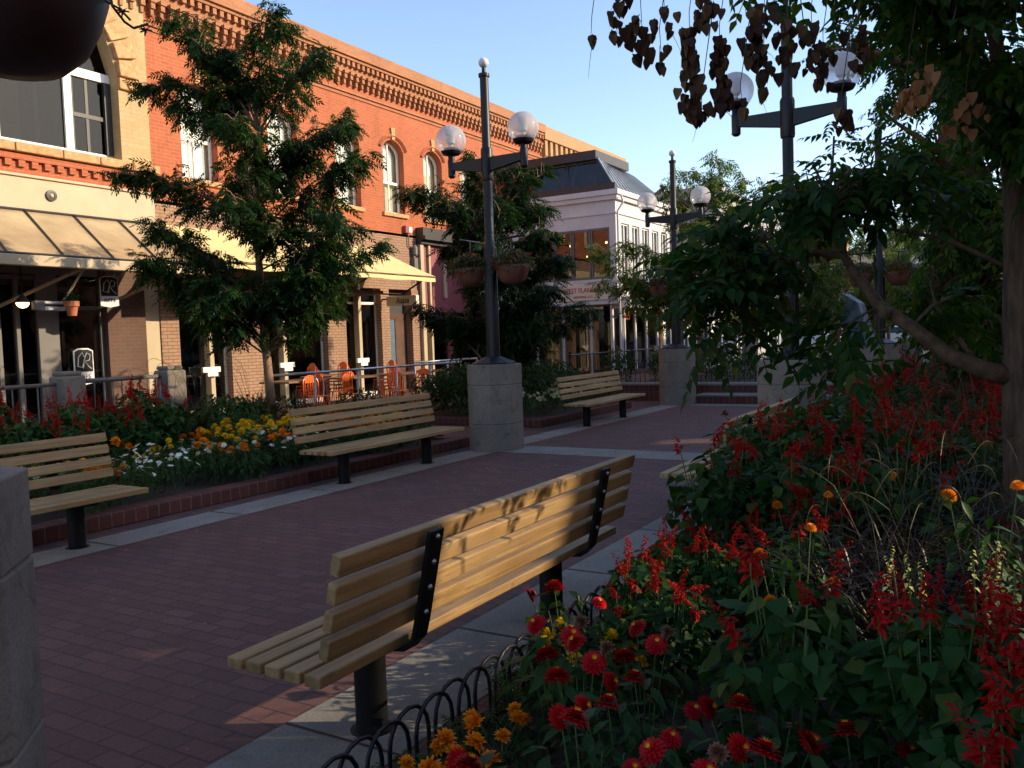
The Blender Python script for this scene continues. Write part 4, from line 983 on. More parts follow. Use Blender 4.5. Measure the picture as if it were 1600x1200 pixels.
# slate monolith, car, bollards
t = thing('slate_slab', 'tall blue grey slate slab with a sloping top', 'sculpture', (22.3, 3.3, 0), R(-12))
P = [(-.42, 0), (.42, 0), (.32, .9), (.12, 1.6), (-.02, 2.05), (-.38, 2.3)]
mb = MB(); rng = random.Random(4)
fv = [(-.2+rng.uniform(-.02, .02), -a, z) for a, z in P]; bv = [(.2, -a, z) for a, z in P]
mb.add(fv+bv, [tuple(range(6)), tuple(range(6, 12))[::-1]]+[(k, k+6, (k+1) % 6+6, (k+1) % 6) for k in range(6)])
mb.build('stone', 'slate_stone', t, bevel=.02)
def car(loc, rz, label, mat):
    t = thing('parked_car', label, 'car', loc, rz)
    prof = [(-2.2, .35), (-2.2, .75), (-2.05, .95), (-1.5, 1.0), (-.9, 1.38), (.5, 1.42), (1.2, 1.02), (2.0, .9), (2.2, .7), (2.2, .35)]
    mb = MB(); n = len(prof); mb.add([(x, -.85 if z < 1.1 else -.68, z) for x, z in prof]+[(x, .85 if z < 1.1 else .68, z) for x, z in prof], [tuple(range(n))[::-1], tuple(range(n, 2*n))]+[(k, (k+1) % n, (k+1) % n+n, k+n) for k in range(n)])
    bd = mb.build('body', mat, t, bevel=.05)
    MB().add([(-1.4, -.87, 1.0), (-.85, -.72, 1.33), (.45, -.72, 1.36), (1.0, -.87, 1.02)], [(0, 1, 2, 3)]).add([(-1.4, .87, 1.0), (-.85, .72, 1.33), (.45, .72, 1.36), (1.0, .87, 1.02)], [(3, 2, 1, 0)]).add([(-1.56, -.7, 1.02), (-1.56, .7, 1.02), (-.95, .6, 1.38), (-.95, -.6, 1.38)], [(0, 1, 2, 3)]).build('side_glass', 'car_glass', t)
    for x in (-1.35, 1.35):
        for y in (-.8, .8):
            o = MB().lathe((0, 0, -.1), [(.2, 0), (.32, .01), (.32, .19), (.2, .2)], 18).build('wheel', 'tyre', t); o.rotation_euler = (R(90), 0, 0); o.location = (x, y, .32)
            q = MB().lathe((0, 0, -.105), [(.001, 0), (.19, .0), (.19, .21), (.001, .21)], 14).build('rim', 'steel', o)
    for y in (-.6, .6): MB().b(-2.23, -2.19, y-.14, y+.14, .68, .8).build('tail_light', 'red_thing', t)
    return t
car((54, 5.9, 0), R(80), 'white parked car glimpsed beside the slate slab', 'car_paint')
car((55.5, 11.5, 0), R(92), 'pale car on the cross street behind the small trees', 'car_paint')
for i, (x, y, lb) in enumerate(((20.6, 2.05, 'square stone pillar right of the lamp before the slate slab'), (31, 8.4, 'distant stone bollard under the small trees'))):
    t = thing('stone_pillar', lb, 'pillar', (x, y, 0)); MB().b(-.22, .22, -.22, .22, 0, 1.12).build('shaft', 'plinth_stone', t, bevel=.02); MB().b(-.25, .25, -.25, .25, 1.12, 1.2).build('cap', 'plinth_stone', t, bevel=.015)

# string of ornaments at the upper left
t = thing('ornament_string', 'string of dark star ornaments hanging beside the overhead pot', 'decoration', (1.3, 2.3, 2.5))
ow = lambda dx, dy, dz: (dx, dy, dz)


t.location = (0, 0, 0)
MB().tube([(1.37, 2.02, 2.62), (1.385, 1.985, 2.48), (1.39, 1.97, 2.37), (1.43, 1.98, 2.345), (1.47, 2.0, 2.345), (1.5, 1.98, 2.36)], .0035, 5).tube([(1.36, 2.03, 2.44), (1.39, 1.99, 2.385), (1.41, 1.97, 2.37), (1.44, 1.97, 2.35)], .003, 5).build('wire', 'twig', t)
for c0 in ((1.415, 1.965, 2.365), (1.495, 1.985, 2.345)):
    mb = MB(); rng = random.Random(2)
    for k in range(16):
        d = Vector((rng.gauss(0, 1), rng.gauss(0, 1), rng.gauss(0, 1))).normalized()*.017
        mb.tube([c0, tuple(Vector(c0)+d)], [.003, .0006], 4)
    mb.build('star', 'dark_pot', t)

# ------------------------------------------------------------------ trees
def bez(a, b, c, n): return [a*(1-u)**2+b*2*u*(1-u)+c*u*u for u in [i/n for i in range(n+1)]]
def grow(name, label, cat, base, trunk, tr, limbs, sprays, seed, leaf, bark, twig=.5, step=.13, per=4, start=.25, jitter=.3, twin=1, tilt=(.35, .35), r_l=.035, up_bias=.25, group=None, limb_from=.35, smax=1.0, extra=None):
    rng = random.Random(seed); rg = np.random.default_rng(seed)
    B = Vector(base); t = thing(name, label, cat, base, group=group)
    tp = [Vector(p)-B for p in trunk]
    wood = MB(); wood.tube(tp, tr, 12); wood.tube([tp[0]-Vector((0, 0, .05)), tp[0]+Vector((0, 0, .12))], [tr[0]*1.35, tr[0]], 12)
    ht = tp[-1].z
    pos, hd, tl_, rl_, sc = [], [], [], [], []
    L = []
    for tip in limbs:
        L.append(Vector(tip)-B)
        for k in range(twin): L.append(Vector(tip)-B+Vector((rng.uniform(-1, 1)*jitter*2.2, rng.uniform(-1, 1)*jitter*2.2, rng.uniform(-1, .3)*jitter*1.6)))
    for tip in L:
        # leave the trunk somewhere below the tip
        zt_ = max(tp[0].z+(ht)*limb_from*.6, min(ht*.97, tip.z-abs(Vector((tip.x-tp[-1].x, tip.y-tp[-1].y)).length)*rng.uniform(.35, .9)))
        i = 0
        while i < len(tp)-2 and tp[i+1].z < zt_: i += 1
        u = (zt_-tp[i].z)/max(1e-6, tp[i+1].z-tp[i].z); u = max(0, min(1, u)); st_ = tp[i].lerp(tp[i+1], u)
        d = tip-st_; mid = st_+d*.5+Vector((0, 0, up_bias*d.length*rng.uniform(-.2, 1)))+Vector((rng.uniform(-1, 1), rng.uniform(-1, 1), 0))*.08*d.length
        n = max(5, int(d.length/.22)); path = bez(st_, mid, tip, n)
        rr0 = min(r_l, tr[-1]*.9)*min(1, d.length/1.5+.3)
        wood.tube(path, [rr0*(1-.85*k/n) for k in range(n+1)], 6)
        ln = d.length; m_ = max(3, int(ln*(1-start)/step))
        for k in range(m_+1):
            u = start+(1-start)*k/m_; f_ = u*n; i = min(n-1, int(f_)); p = path[i].lerp(path[i+1], f_-i); dd = (path[i+1]-path[i]).normalized()
            side = Vector((rng.gauss(0, 1), rng.gauss(0, 1), rng.gauss(0, .55))); side = (side-dd*side.dot(dd)).normalized()
            tw = (dd*rng.uniform(.2, .8)+side).normalized(); tlen = twig*(1.15-.75*u)*rng.uniform(.5, 1.15)
            e_ = p+tw*tlen+Vector((0, 0, .04)); wood.tube([p, p.lerp(e_, .5)+Vector((0, 0, .03)), e_], [.007, .005, .003], 4, cap=False)
            for q in range(per):
                v = (q+rng.random())/per; pp = p.lerp(e_, v*.95+.05)
                a = math.atan2(tw.y, tw.x)+rng.gauss(0, .9); pos.append(pp); hd.append(a); tl_.append(rng.gauss(*tilt)); rl_.append(rng.gauss(0, .45)); sc.append(rng.uniform(.7, 1.1)*smax)
    if extra: extra(pos, hd, tl_, rl_, sc, rng, B)
    o = wood.build('trunk', bark, t, smooth=True)
    pos = np.array([tuple(p) for p in pos]); Rm = euler(np.array(hd), np.array(tl_), np.array(rl_))*np.array(sc)[:, None, None]
    idx = rg.integers(0, len(sprays), len(pos)); parts = []
    for k, (tv, tf) in enumerate(sprays):
        m_ = idx == k
        if m_.any(): parts.append((*cloud_arrays(tv, tf, Rm[m_], pos[m_]), 0))
    link('crown', np_mesh('crown', parts, [leaf]), t); return t
rp = random.Random(8)
sp_loc = [pinnate(.27, 6, .085, .032, 2, d_, rnd=rp) for d_ in (.15, .35, .55)]
sp_med = [pinnate(.32, 5, .11, .05, 2, d_, rnd=rp, shape='ovate') for d_ in (.15, .35, .55)]
sp_big = [pinnate(.42, 5, .125, .060, 3, d_, rnd=rp, shape='ovate', fold=.3) for d_ in (.1, .3, .5)]
sp_top = [pinnate(.30, 4, .095, .05, 3, d_, rnd=rp, shape='ovate', fold=.3) for d_ in (.2, .5)]

grow('locust_tree', 'tall feathery dark tree in front of the red brick facade', 'tree', (9.4, 9.95, .2),
     [(9.4, 9.95, .2), (9.38, 10.0, 1.2), (9.36, 10.05, 2.2), (9.3, 10.0, 3.6), (9.35, 9.9, 4.9)], [.075, .068, .062, .045, .02],
     [(9.21, 11.0, 6.6), (9.2, 10.6, 6.0), (9.42, 9.58, 6.5), (9.45, 8.85, 5.8), (8.76, 11.6, 5.6), (9.99, 8.75, 5.0), (8.05, 11.55, 4.15), (10.15, 8.75, 3.2), (9.8, 8.55, 4.2), (7.95, 10.96, 2.75), (9.6, 8.45, 2.75), (10.3, 9.62, 2.2), (8.75, 11.3, 2.4), (8.38, 9.75, 2.3), (10.18, 11.03, 4.6), (8.4, 9.45, 3.6), (8.6, 9.3, 4.6), (9.0, 9.2, 3.2), (8.3, 11.0, 3.4), (9.1, 8.8, 2.5), (9.9, 9.0, 3.0), (9.3, 9.2, 4.4), (8.9, 10.4, 5.2), (8.6, 10.5, 2.2), (9.5, 8.6, 3.5), (9.3, 10.2, 2.5)],
     sp_loc, 21, 'leaf_locust', 'bark_smooth', twig=.44, step=.08, per=7, jitter=.19, twin=1, start=.22)
grow('locust_tree', 'broad dark feathery tree behind the middle lamp post', 'tree', (13.1, 8.3, .18),
     [(13.1, 8.3, .18), (13.12, 8.25, 1.2), (13.15, 8.2, 2.0), (13.2, 8.2, 3.6)], [.085, .075, .07, .03],
     [(13.3, 8.5, 4.8), (12.15, 9.0, 4.1), (13.45, 7.7, 4.5), (12.1, 8.4, 3.7), (13.8, 7.5, 3.8), (12.5, 9.4, 2.15), (13.5, 6.85, 2.0), (13.6, 7.1, 2.9), (12.35, 8.6, 1.9), (12.77, 7.2, 1.7), (12.1, 7.7, 3.0), (13.9, 8.5, 4.2), (13.9, 8.2, 3.0), (13.3, 7.2, 3.4), (12.8, 7.6, 2.5), (12.7, 8.8, 3.2), (13.0, 8.0, 4.0), (12.4, 8.2, 2.5), (13.0, 7.0, 2.3)],
     sp_loc, 33, 'leaf_locust', 'bark_smooth', twig=.45, step=.085, per=7, jitter=.2, twin=1, start=.2, smax=1.05)
tr3 = grow('young_tree', 'small sunlit tree rising behind the far left lamp', 'tree', (20.4, 6.75, .36),
     [(20.4, 6.75, .36), (20.42, 6.73, 2.0), (20.4, 6.7, 4.4)], [.07, .06, .03],
     [(20.7, 6.3, 5.7), (20.0, 7.5, 5.0), (20.9, 7.3, 5.5), (21.0, 5.8, 5.2), (18.9, 8.0, 3.6), (19.2, 8.1, 2.8), (20.0, 8.3, 2.8), (19.3, 7.12, 2.5), (19.6, 6.4, 2.6), (21.15, 5.7, 4.4), (19.6, 6.5, 4.0), (20.0, 5.6, 3.2), (19.7, 7.2, 3.4)],
     sp_med, 45, 'leaf_bright', 'bark_smooth', twig=.6, step=.10, per=5, jitter=.35, twin=1, group='young trees along the mall')
for (p, a, sc, lb) in (((22.5, 4.6, .3), 1.2, .85, 'slim sunlit tree over the terrace shrubs'), ((30, 5.2, 0), 2.1, 1.15, 'bright green tree seen over the slate slab'), ((35, 2.6, 0), 3.3, 1.2, 'bright green tree beyond the slate slab, nearer the right side trunks'),
                       ((41, 5.0, 0), .6, 1.15, 'far green tree before the cross street'), ((33, 9.2, 0), 4.0, .95, 'green tree in front of the grey building')):
    copy_tree(tr3, None, p, a, lb, sc, group='young trees along the mall')
copy_tree(tr3, None, (26.5, 1.3, 0), 5.0, 'green tree behind the square stone pillar', 1.0, group='young trees along the mall')
tr5 = grow('large_tree', 'large tree with a reddish trunk and dense crown behind the big limb', 'tree', (11.35, .5, 0),
     [(11.35, .5, 0), (11.32, .55, 1.2), (11.29, .59, 3.0), (11.2, .6, 4.6)], [.34, .3, .27, .16],
     [(11.6, 1.9, 5.3), (11.5, 1.3, 5.4), (10.6, .64, 4.7), (10.5, .8, 3.6), (10.3, .3, 3.4), (10.6, .2, 4.3), (10.2, .34, 2.3), (10.6, .8, 1.6), (10.2, .2, 1.6), (11.0, 1.4, 4.0), (10.9, .9, 2.8), (12.5, .9, 3.4), (12.2, 1.2, 4.6), (10.8, -.6, 3.4), (11.5, -.9, 4.2), (12.6, -.3, 3.0), (10.2, -.4, 2.4), (10.2, .3, 1.9), (10.5, .5, 2.3), (10.0, .15, 2.7), (10.4, .6, 1.8), (10.9, .9, 2.1), (10.2, .25, 3.0), (10.6, .6, 3.0)],
     sp_med, 57, 'leaf_mid', 'bark_red', twig=.55, step=.15, per=4, jitter=.3, twin=1, start=.2, r_l=.06)
copy_tree(tr5, None, (18.5, -1.0, 0), 2.4, 'second large dark tree standing deeper behind the reddish trunk', 1.12)
copy_tree(tr5, None, (11.3, -4.6, 0), 4.2, 'shade tree in the bed away from the walk', 1.0)

# big pod tree at the right with the leaning limb
def limb_leaves(pos, hd, tl_, rl_, sc, rng, B): pass
lt = [(5.06, .9, 2.46), (5.07, 1.26, 2.33), (5.14, 1.5, 2.12), (5.19, 1.6, 2.0), (5.03, 1.62, 1.72), (5.03, 1.33, 1.42), (5.06, 1.09, 1.3), (5.11, 1.59, 1.45), (5.33, .40, 1.75), (5.6, 1.1, 2.5), (5.25, .97, 2.28), (4.98, 1.42, 2.04), (5.15, 1.14, 1.66), (4.8, 1.2, 1.9), (5.6, 1.4, 2.05), (4.9, 1.45, 1.75), (5.3, .35, 2.25), (5.25, .72, 2.3), (5.3, .5, 2.45)]
pod = grow('pod_tree', 'rough barked tree at the right edge with a leaning limb and brown hanging pods', 'tree', (5.27, -.03, 0),
     [(5.27, -.03, 0), (5.25, -.02, .61), (5.24, 0, 1.25), (5.24, .01, 2.07), (5.26, .06, 2.51), (5.28, .13, 3.2), (5.3, .2, 4.2)], [.115, .098, .085, .062, .040, .034, .025],
     [(5.4, .4, 4.0), (5.0, -.5, 4.0)], sp_top, 61, 'leaf_big', 'bark', twig=.4, step=.14, per=4, jitter=.3, twin=1, r_l=.03)
mb = MB(); LP = [(5.24, .02, 1.2), (5.17, .16, 1.24), (5.1, .33, 1.33), (5.07, .5, 1.48), (5.08, .66, 1.6), (5.12, .8, 1.8), (5.16, .86, 1.9), (5.2, 1.02, 1.935), (5.2, 1.24, 1.88), (5.17, 1.48, 1.80), (5.15, 1.75, 1.86), (5.1, 2.0, 1.92)]
mb.tube(LP, [.06, .05, .042, .037, .034, .028, .024, .021, .016, .011, .008, .004], 10)
mb.tube([LP[6], (5.14, .86, 2.02), (5.1, .92, 2.2), (5.07, 1.0, 2.42)], [.022, .016, .012, .006], 8)
mb.tube([(5.08, .62, 1.57), (5.0, .63, 1.56)], [.035, .03], 8)
mb.tube([(5.24, .0, 1.75), (5.3, .35, 1.96), (5.3, .7, 2.06), (5.2, 1.05, 2.1), (5.1, 1.35, 2.0)], [.014, .012, .008, .005, .003], 7)
mb.tube([(5.2, .18, 1.26), (5.3, .3, 1.42), (5.28, .4, 1.6), (5.3, .45, 1.8)], [.016, .014, .01, .004], 6)
wood_l = mb.build('limb', 'bark_limb', pod, smooth=True); wood_l.location = -Vector(pod.location)
rng = random.Random(77); rg = np.random.default_rng(77); pos = []; hd = []; tl_ = []; rl_ = []; sc = []; tw = MB()
srcs = [Vector(p) for p in LP[3:]]+[Vector((5.1, .92, 2.2)), Vector((5.2, 1.05, 2.1))]
for tip in lt:
    tip = Vector(tip)
    for j in range(2):
        tp_ = tip+Vector((rng.uniform(-.35, .45), rng.uniform(-.16, .16), rng.uniform(-.10, .12)))
        s0 = min(srcs, key=lambda q: (q-tp_).length); md = s0.lerp(tp_, .5)+Vector((0, 0, .08)); pth = bez(s0, md, tp_, 5)
        tw.tube(pth, [.008, .007, .006, .005, .004, .003], 5, cap=False)
        for k in range(7):
            u = .25+.75*k/6; i = min(4, int(u*5)); p = pth[i].lerp(pth[i+1], u*5-i); d = tp_-s0
            pos.append(tuple(p)); hd.append(math.atan2(d.y, d.x)+rng.gauss(0, .85)); tl_.append(rng.gauss(.25, .35)); rl_.append(rng.gauss(0, .4)); sc.append(rng.uniform(.55, .95))
# upright young shoot against the sky
for k in range(9):
    tw.tube([(5.06, .9, 2.3), (5.03, .88, 2.55)], .006, 5) if k == 0 else None
    pos.append((5.04, .89, 2.36+.035*k)); hd.append(k*2.4); tl_.append(-.2+.03*k); rl_.append(0.1); sc.append(.55-.03*k)
o = tw.build('twigs', 'bark_limb', pod, smooth=True); o.location = -Vector(pod.location)
Rm = euler(np.array(hd), np.array(tl_), np.array(rl_))*np.array(sc)[:, None, None]; pos = np.array(pos); idx = rg.integers(0, 3, len(pos))
o = link('limb_leaves', np_mesh('limb_leaves', [(*cloud_arrays(*sp_big[k], Rm[idx == k], pos[idx == k]), 0) for k in range(3)], ['leaf_big']), pod); o.location = -Vector(pod.location)
# overhead branches, plus unseen ones added to filter sun on bench and walk
pos = []; hd = []; tl_ = []; rl_ = []; sc = []; tw = MB()
tops = [(4.0, 1.05, 3.35), (4.19, .79, 3.15), (4.17, .62, 2.98), (4.35, .51, 2.86), (4.26, .27, 2.82), (4.43, .39, 3.0), (4.12, .12, 2.76), (4.41, .03, 2.62), (4.54, .01, 2.4), (4.0, .75, 3.3), (3.7, .6, 3.3), (3.7, .3, 3.1), (4.0, -.1, 2.9), (3.5, .0, 3.1), (4.3, -.4, 2.6), (4.6, -.5, 2.2), (4.9, .35, 2.9), (4.8, .15, 2.7), (3.9, .45, 3.05), (4.25, .35, 2.9), (4.1, .3, 2.95), (4.0, .0, 2.8), (4.3, .12, 2.7), (4.5, .25, 2.8), (4.6, .1, 2.55), (4.5, -.6, 2.35), (4.9, -.6, 2.35), (4.75, -.4, 2.3), (5.2, -.7, 2.5), (4.3, -.5, 2.25), (4.9, -.9, 2.5), (5.0, -.5, 2.25), (5.4, -.6, 2.35), (5.7, -.6, 2.4), (6.0, -.7, 2.45), (5.5, -.8, 2.5), (5.2, -.5, 2.3), (4.6, -.8, 2.45), (5.1, -.6, 2.7), (5.35, -.8, 2.8), (4.9, -.5, 2.65), (5.6, -.7, 2.75), (4.4, -.3, 2.0), (4.75, -.9, 2.12), (4.05, -.45, 1.95), (3.95, .95, 3.12), (3.8, 1.0, 3.05)]
for tip in tops:
    s0 = Vector((5.29, .15, 3.35)) if tip[2] > 2.7 else Vector((5.25, .04, 2.4)); tip = Vector(tip)
    for j in range(3):
        tp_ = tip+Vector((rng.uniform(-.2, .2), rng.uniform(-.13, .13), rng.uniform(-.06, .1))); md = s0.lerp(tp_, .5)+Vector((0, 0, .25)); pth = bez(s0, md, tp_, 7)
        tw.tube(pth, [.016, .013, .011, .009, .007, .005, .004, .003], 5, cap=False)
        for k in range(12):
            u = .3+.7*k/11; i = min(6, int(u*7)); p = pth[i].lerp(pth[i+1], u*7-i)+Vector((rng.gauss(0, .06), rng.gauss(0, .06), rng.gauss(0, .05)))
            pos.append(tuple(p)); hd.append(rng.uniform(0, 6.28)); tl_.append(rng.gauss(.35, .35)); rl_.append(rng.gauss(0, .5)); sc.append(rng.uniform(.5, .85))
o = tw.build('overhead_twigs', 'bark', pod, smooth=True); o.location = -Vector(pod.location)
Rm = euler(np.array(hd), np.array(tl_), np.array(rl_))*np.array(sc)[:, None, None]; pos = np.array(pos); idx = rg.integers(0, 2, len(pos))
o = link('overhead_leaves', np_mesh('overhead_leaves', [(*cloud_arrays(*sp_top[k], Rm[idx == k], pos[idx == k]), 0) for k in range(2)], ['leaf_big']), pod); o.location = -Vector(pod.location)
# hanging lantern pods
pl = []
for k in range(3):
    V_, F_ = leaf_t(.062, .05, 4, .38, .0, 'heart'); V_ = V_.copy(); V_[:, 2] += .004; pl.append(xf(V_, F_, 0, 0, k*2*math.pi/3))
podt = merge_t(pl)
PC = [((2.92, 1.35, 2.62), 2, .06, .0), ((2.97, 1.27, 2.68), 10, .10, .04), ((3.05, 1.21, 2.68), 12, .14, .05), ((3.08, 1.15, 2.58), 4, .12, .04), ((3.05, 1.12, 2.70), 6, .10, .03), ((3.2, 1.075, 2.66), 44, .34, .03), ((3.22, 1.04, 2.36), 5, .05, .03), ((3.3, .99, 2.62), 34, .27, .028),
      ((3.36, .93, 2.40), 2, .05, .02), ((3.4, .9, 2.68), 12, .13, .03), ((3.45, .86, 2.62), 12, .14, .03), ((3.5, .78, 2.70), 16, .20, .035), ((3.55, .7, 2.70), 14, .2, .03), ((3.62, .67, 2.62), 12, .15, .025), ((3.2, 1.02, 2.78), 16, .14, .06), ((3.4, .84, 2.76), 14, .12, .06), ((3.7, .55, 2.7), 14, .16, .04), ((3.42, .88, 2.46), 2, .04, .02), ((4.2, .35, 2.62), 14, .14, .05), ((4.3, .2, 2.5), 12, .16, .06), ((4.1, .42, 2.52), 10, .1, .04), ((2.9, 1.22, 2.74), 6, .08, .04), ((3.6, .6, 2.36), 8, .08, .02)]
for i, (c0, n, hgt, rad) in enumerate(PC):
    n = int(n*1.2+.5)
    P = np.array([(c0[0]+rng.gauss(0, rad*.62), c0[1]+rng.gauss(0, rad*.62), c0[2]-hgt*(k+rng.random())/n) for k in range(n)])
    Rm = euler(np.array([rng.uniform(0, 6.28) for _ in range(n)]), np.array([math.pi/2+rng.gauss(0, .3) for _ in range(n)]), np.array([rng.uniform(0, 6.28) for _ in range(n)]))*np.array([rng.uniform(.5, 1.02) for _ in range(n)])[:, None, None]
    o = link('pod_cluster', np_mesh('pod_cluster', [(*cloud_arrays(*podt, Rm, P), 0)], ['pod_light' if i in (18, 19, 20) else 'pod']), pod); o.location = -Vector(pod.location)
    mb = MB(); mb.tube([(c0[0]+.03, c0[1]-.04, c0[2]+.35), (c0[0], c0[1], c0[2]+.05), (c0[0]+rng.gauss(0, .02), c0[1], c0[2]-hgt)], [.0022, .0016, .0008], 4)
    q = Vector(c0)+Vector((0, 0, -hgt*rng.random())); e1 = Vector((rng.gauss(0, .03), rng.gauss(0, .03), -rng.uniform(.03, .08))); mb.tube([q, q+e1, q+e1*1.6+Vector((e1.x*.3, e1.y*.3, -.03))], [.0014, .001, .0005], 4)
    sto = mb.build('pod_stalk', 'twig', o)

# ------------------------------------------------------------------ flowers
rg = np.random.default_rng(99)
def dome(n, Rr, H, low=.08):
    u = rg.uniform(0, 1, n); a = rg.uniform(0, 2*np.pi, n); r_ = Rr*np.sqrt(u)*rg.uniform(.8, 1.1, n)
    top = H*(1-.3*u); z = low+(top-low)*rg.uniform(0, 1, n)**.5
    return np.stack([r_*np.cos(a), r_*np.sin(a), z], 1), a
def foliage_mesh(name, n, Rr, H, tmpl, mat, tilt=.45, low=.08, smin=.6):
    off, a = dome(n, Rr, H, low)
    Rm = euler(a+rg.normal(0, .7, n), rg.normal(tilt, .35, n), rg.normal(0, .4, n))*rg.uniform(smin, 1.15, n)[:, None, None]
    return np_mesh(name, [(*cloud_arrays(*tmpl, Rm, off), 0)], [mat])
def stems_mb(n, Rr, H, r_=.004):
    mb = MB()
    for k in range(n):
        a = rg.uniform(0, 6.28); q = Rr*rg.uniform(.2, .9); mb.tube([(q*.2*math.cos(a), q*.2*math.sin(a), 0), (q*.6*math.cos(a), q*.6*math.sin(a), H*.5), (q*math.cos(a), q*math.sin(a), H*rg.uniform(.75, .95))], [r_*1.4, r_, r_*.7], 5)
    return mb
heart = leaf_t(.080, .064, 5, .13, .16, 'heart')
def spike_mesh(seed, Hs, n=64):
    r2 = np.random.default_rng(seed); V_, F_ = leaf_t(.034, .0155, 3, .55, .45, 'ovate')
    t_ = np.sort(r2.uniform(0, 1, n)); z = Hs*t_; a = r2.uniform(0, 6.28, n)
    lean = .09*t_**2*(1 if seed % 2 else -1)
    off = np.stack([.004*np.cos(a)+lean, .004*np.sin(a), z], 1)
    Rm = euler(a, r2.normal(.1, .35, n), r2.uniform(-1, 1, n))*(1.15-.7*t_)[:, None, None]
    return np_mesh('flower_spike', [(*cloud_arrays(V_, F_, Rm, off), 0)], ['red_petal'])
spikes = [spike_mesh(s_, h_, n_) for s_, h_, n_ in ((1, .13, 46), (2, .09, 34), (3, .165, 60))]
def make_salvia(seed, H=.72, Rr=.23, ns=6, nl=120):
    t = thing('red_salvia', '', 'flowering plant'); r2 = random.Random(seed)
    f_ = link('foliage', foliage_mesh('foliage', nl, Rr, H, heart, 'leaf_salvia'), t)
    sm = stems_mb(8, Rr*.8, H)
    for k in range(ns):
        a = r2.uniform(0, 6.28); q = Rr*.8*math.sqrt(r2.random()); x, y = q*math.cos(a), q*math.sin(a); z = H*r2.uniform(.74, 1.04)
        sm.tube([(x*.5, y*.5, H*.4), (x, y, z), (x, y, z+.04)], .0028, 5)
        o = link('flower_spike', spikes[r2.randrange(3)], t, loc=(x, y, z)); o.rotation_euler = (r2.gauss(0, .24), r2.gauss(0, .24), r2.uniform(0, 6.28)); o.scale = (r2.uniform(.8, 1.3),)*2+(r2.uniform(.55, 1.2),)
    sm.build('stems', 'stem_green', t); return t
salv = [make_salvia(s_, H_, .25, ns_, 330) for s_, H_, ns_ in ((1, .76, 5), (2, .70, 4), (3, .80, 7))]
used = set()
def place(protos, k, x, y, z, sc, label, group, rz=None):
    p = protos[k % len(protos)]; rz = random.Random(int(x*971+y*313)).uniform(0, 6.28) if rz is None else rz
    if id(p) not in used:
        used.add(id(p)); p.location = (x, y, z); p.rotation_euler = (0, 0, rz); p.scale = (sc,)*3; p['label'] = label; p['group'] = group; return p
    return copy_tree(p, None, (x, y, z), rz, label, sc, group=group)
# blossoms
def marigold_blossom(mat, r_=.028):
    parts = []; r2 = random.Random(5)
    for ring, (nr, tt, rr) in enumerate(((12, .15, 1.0), (12, -.25, .95), (10, -.65, .8), (7, -1.05, .6), (4, -1.35, .4))):
        for k in range(nr): V_, F_ = leaf_t(r_*rr, r_*.6, 2, .3, -.2+.3*r2.random(), 'ovate'); parts.append(xf(V_, F_, 2*math.pi*k/nr+ring*.4, tt+r2.uniform(-.2, .2), r2.uniform(-.3, .3), 1, (0, 0, .003*ring)))
    V_, F_ = merge_t(parts); me = np_mesh('blossom', [(V_, F_, 0)], [mat]); return me
def zinnia_blossom(mat, r_=.036):
    parts = []; cen = []
    for ring, (nr, tt, rr) in enumerate(((15, .12, 1.0), (15, -.05, .94), (13, -.22, .84), (12, -.42, .72), (10, -.7, .56))):
        for k in range(nr): V_, F_ = leaf_t(r_*rr, r_*.5, 3, .12, .12, 'ovate'); parts.append(xf(V_, F_, 2*math.pi*k/nr+ring*.23, tt, 0, 1, (0, 0, .0022*ring)))
    V_, F_ = merge_t(parts)
    for k in range(9): a, b_ = leaf_t(r_*.42, r_*.08, 2, 0, 0, 'lance'); cen.append(xf(a, b_, k*.7, -1.0, 0, 1, (0, 0, .012)))
    a, b_ = merge_t(cen); return np_mesh('blossom', [(V_, F_, 0), (a, b_, 1)], [mat, 'yellow_petal'])
def daisy_blossom(mat, r_=.03, n=8):
    parts = []
    for k in range(n): V_, F_ = leaf_t(r_, r_*.5, 2, .1, .1, 'ovate'); parts.append(xf(V_, F_, 2*math.pi*k/n, .0, 0))
    V_, F_ = merge_t(parts); c = [xf(*leaf_t(r_*.22, r_*.2, 2, .2, .2), k*1.05, -.4, 0, 1, (0, 0, .003)) for k in range(6)]
    a, b_ = merge_t(c); return np_mesh('blossom', [(V_, F_, 0), (a, b_, 1)], [mat, 'yellow_petal'])
M_or, M_ye, M_zi, M_da, M_mu, M_de = marigold_blossom('orange_petal', .036), marigold_blossom('yellow_petal', .032), zinnia_blossom('zinnia_petal', .045), daisy_blossom('white_petal'), marigold_blossom('cream_petal', .032), marigold_blossom('dead_flower', .03)
M_oz = zinnia_blossom('orange_petal', .03)
fern = pinnate(.075, 5, .022, .006, 2, .2, rnd=rp); lance = leaf_t(.085, .032, 3, .25, .3, 'ovate'); small = leaf_t(.045, .020, 2, .2, .2)
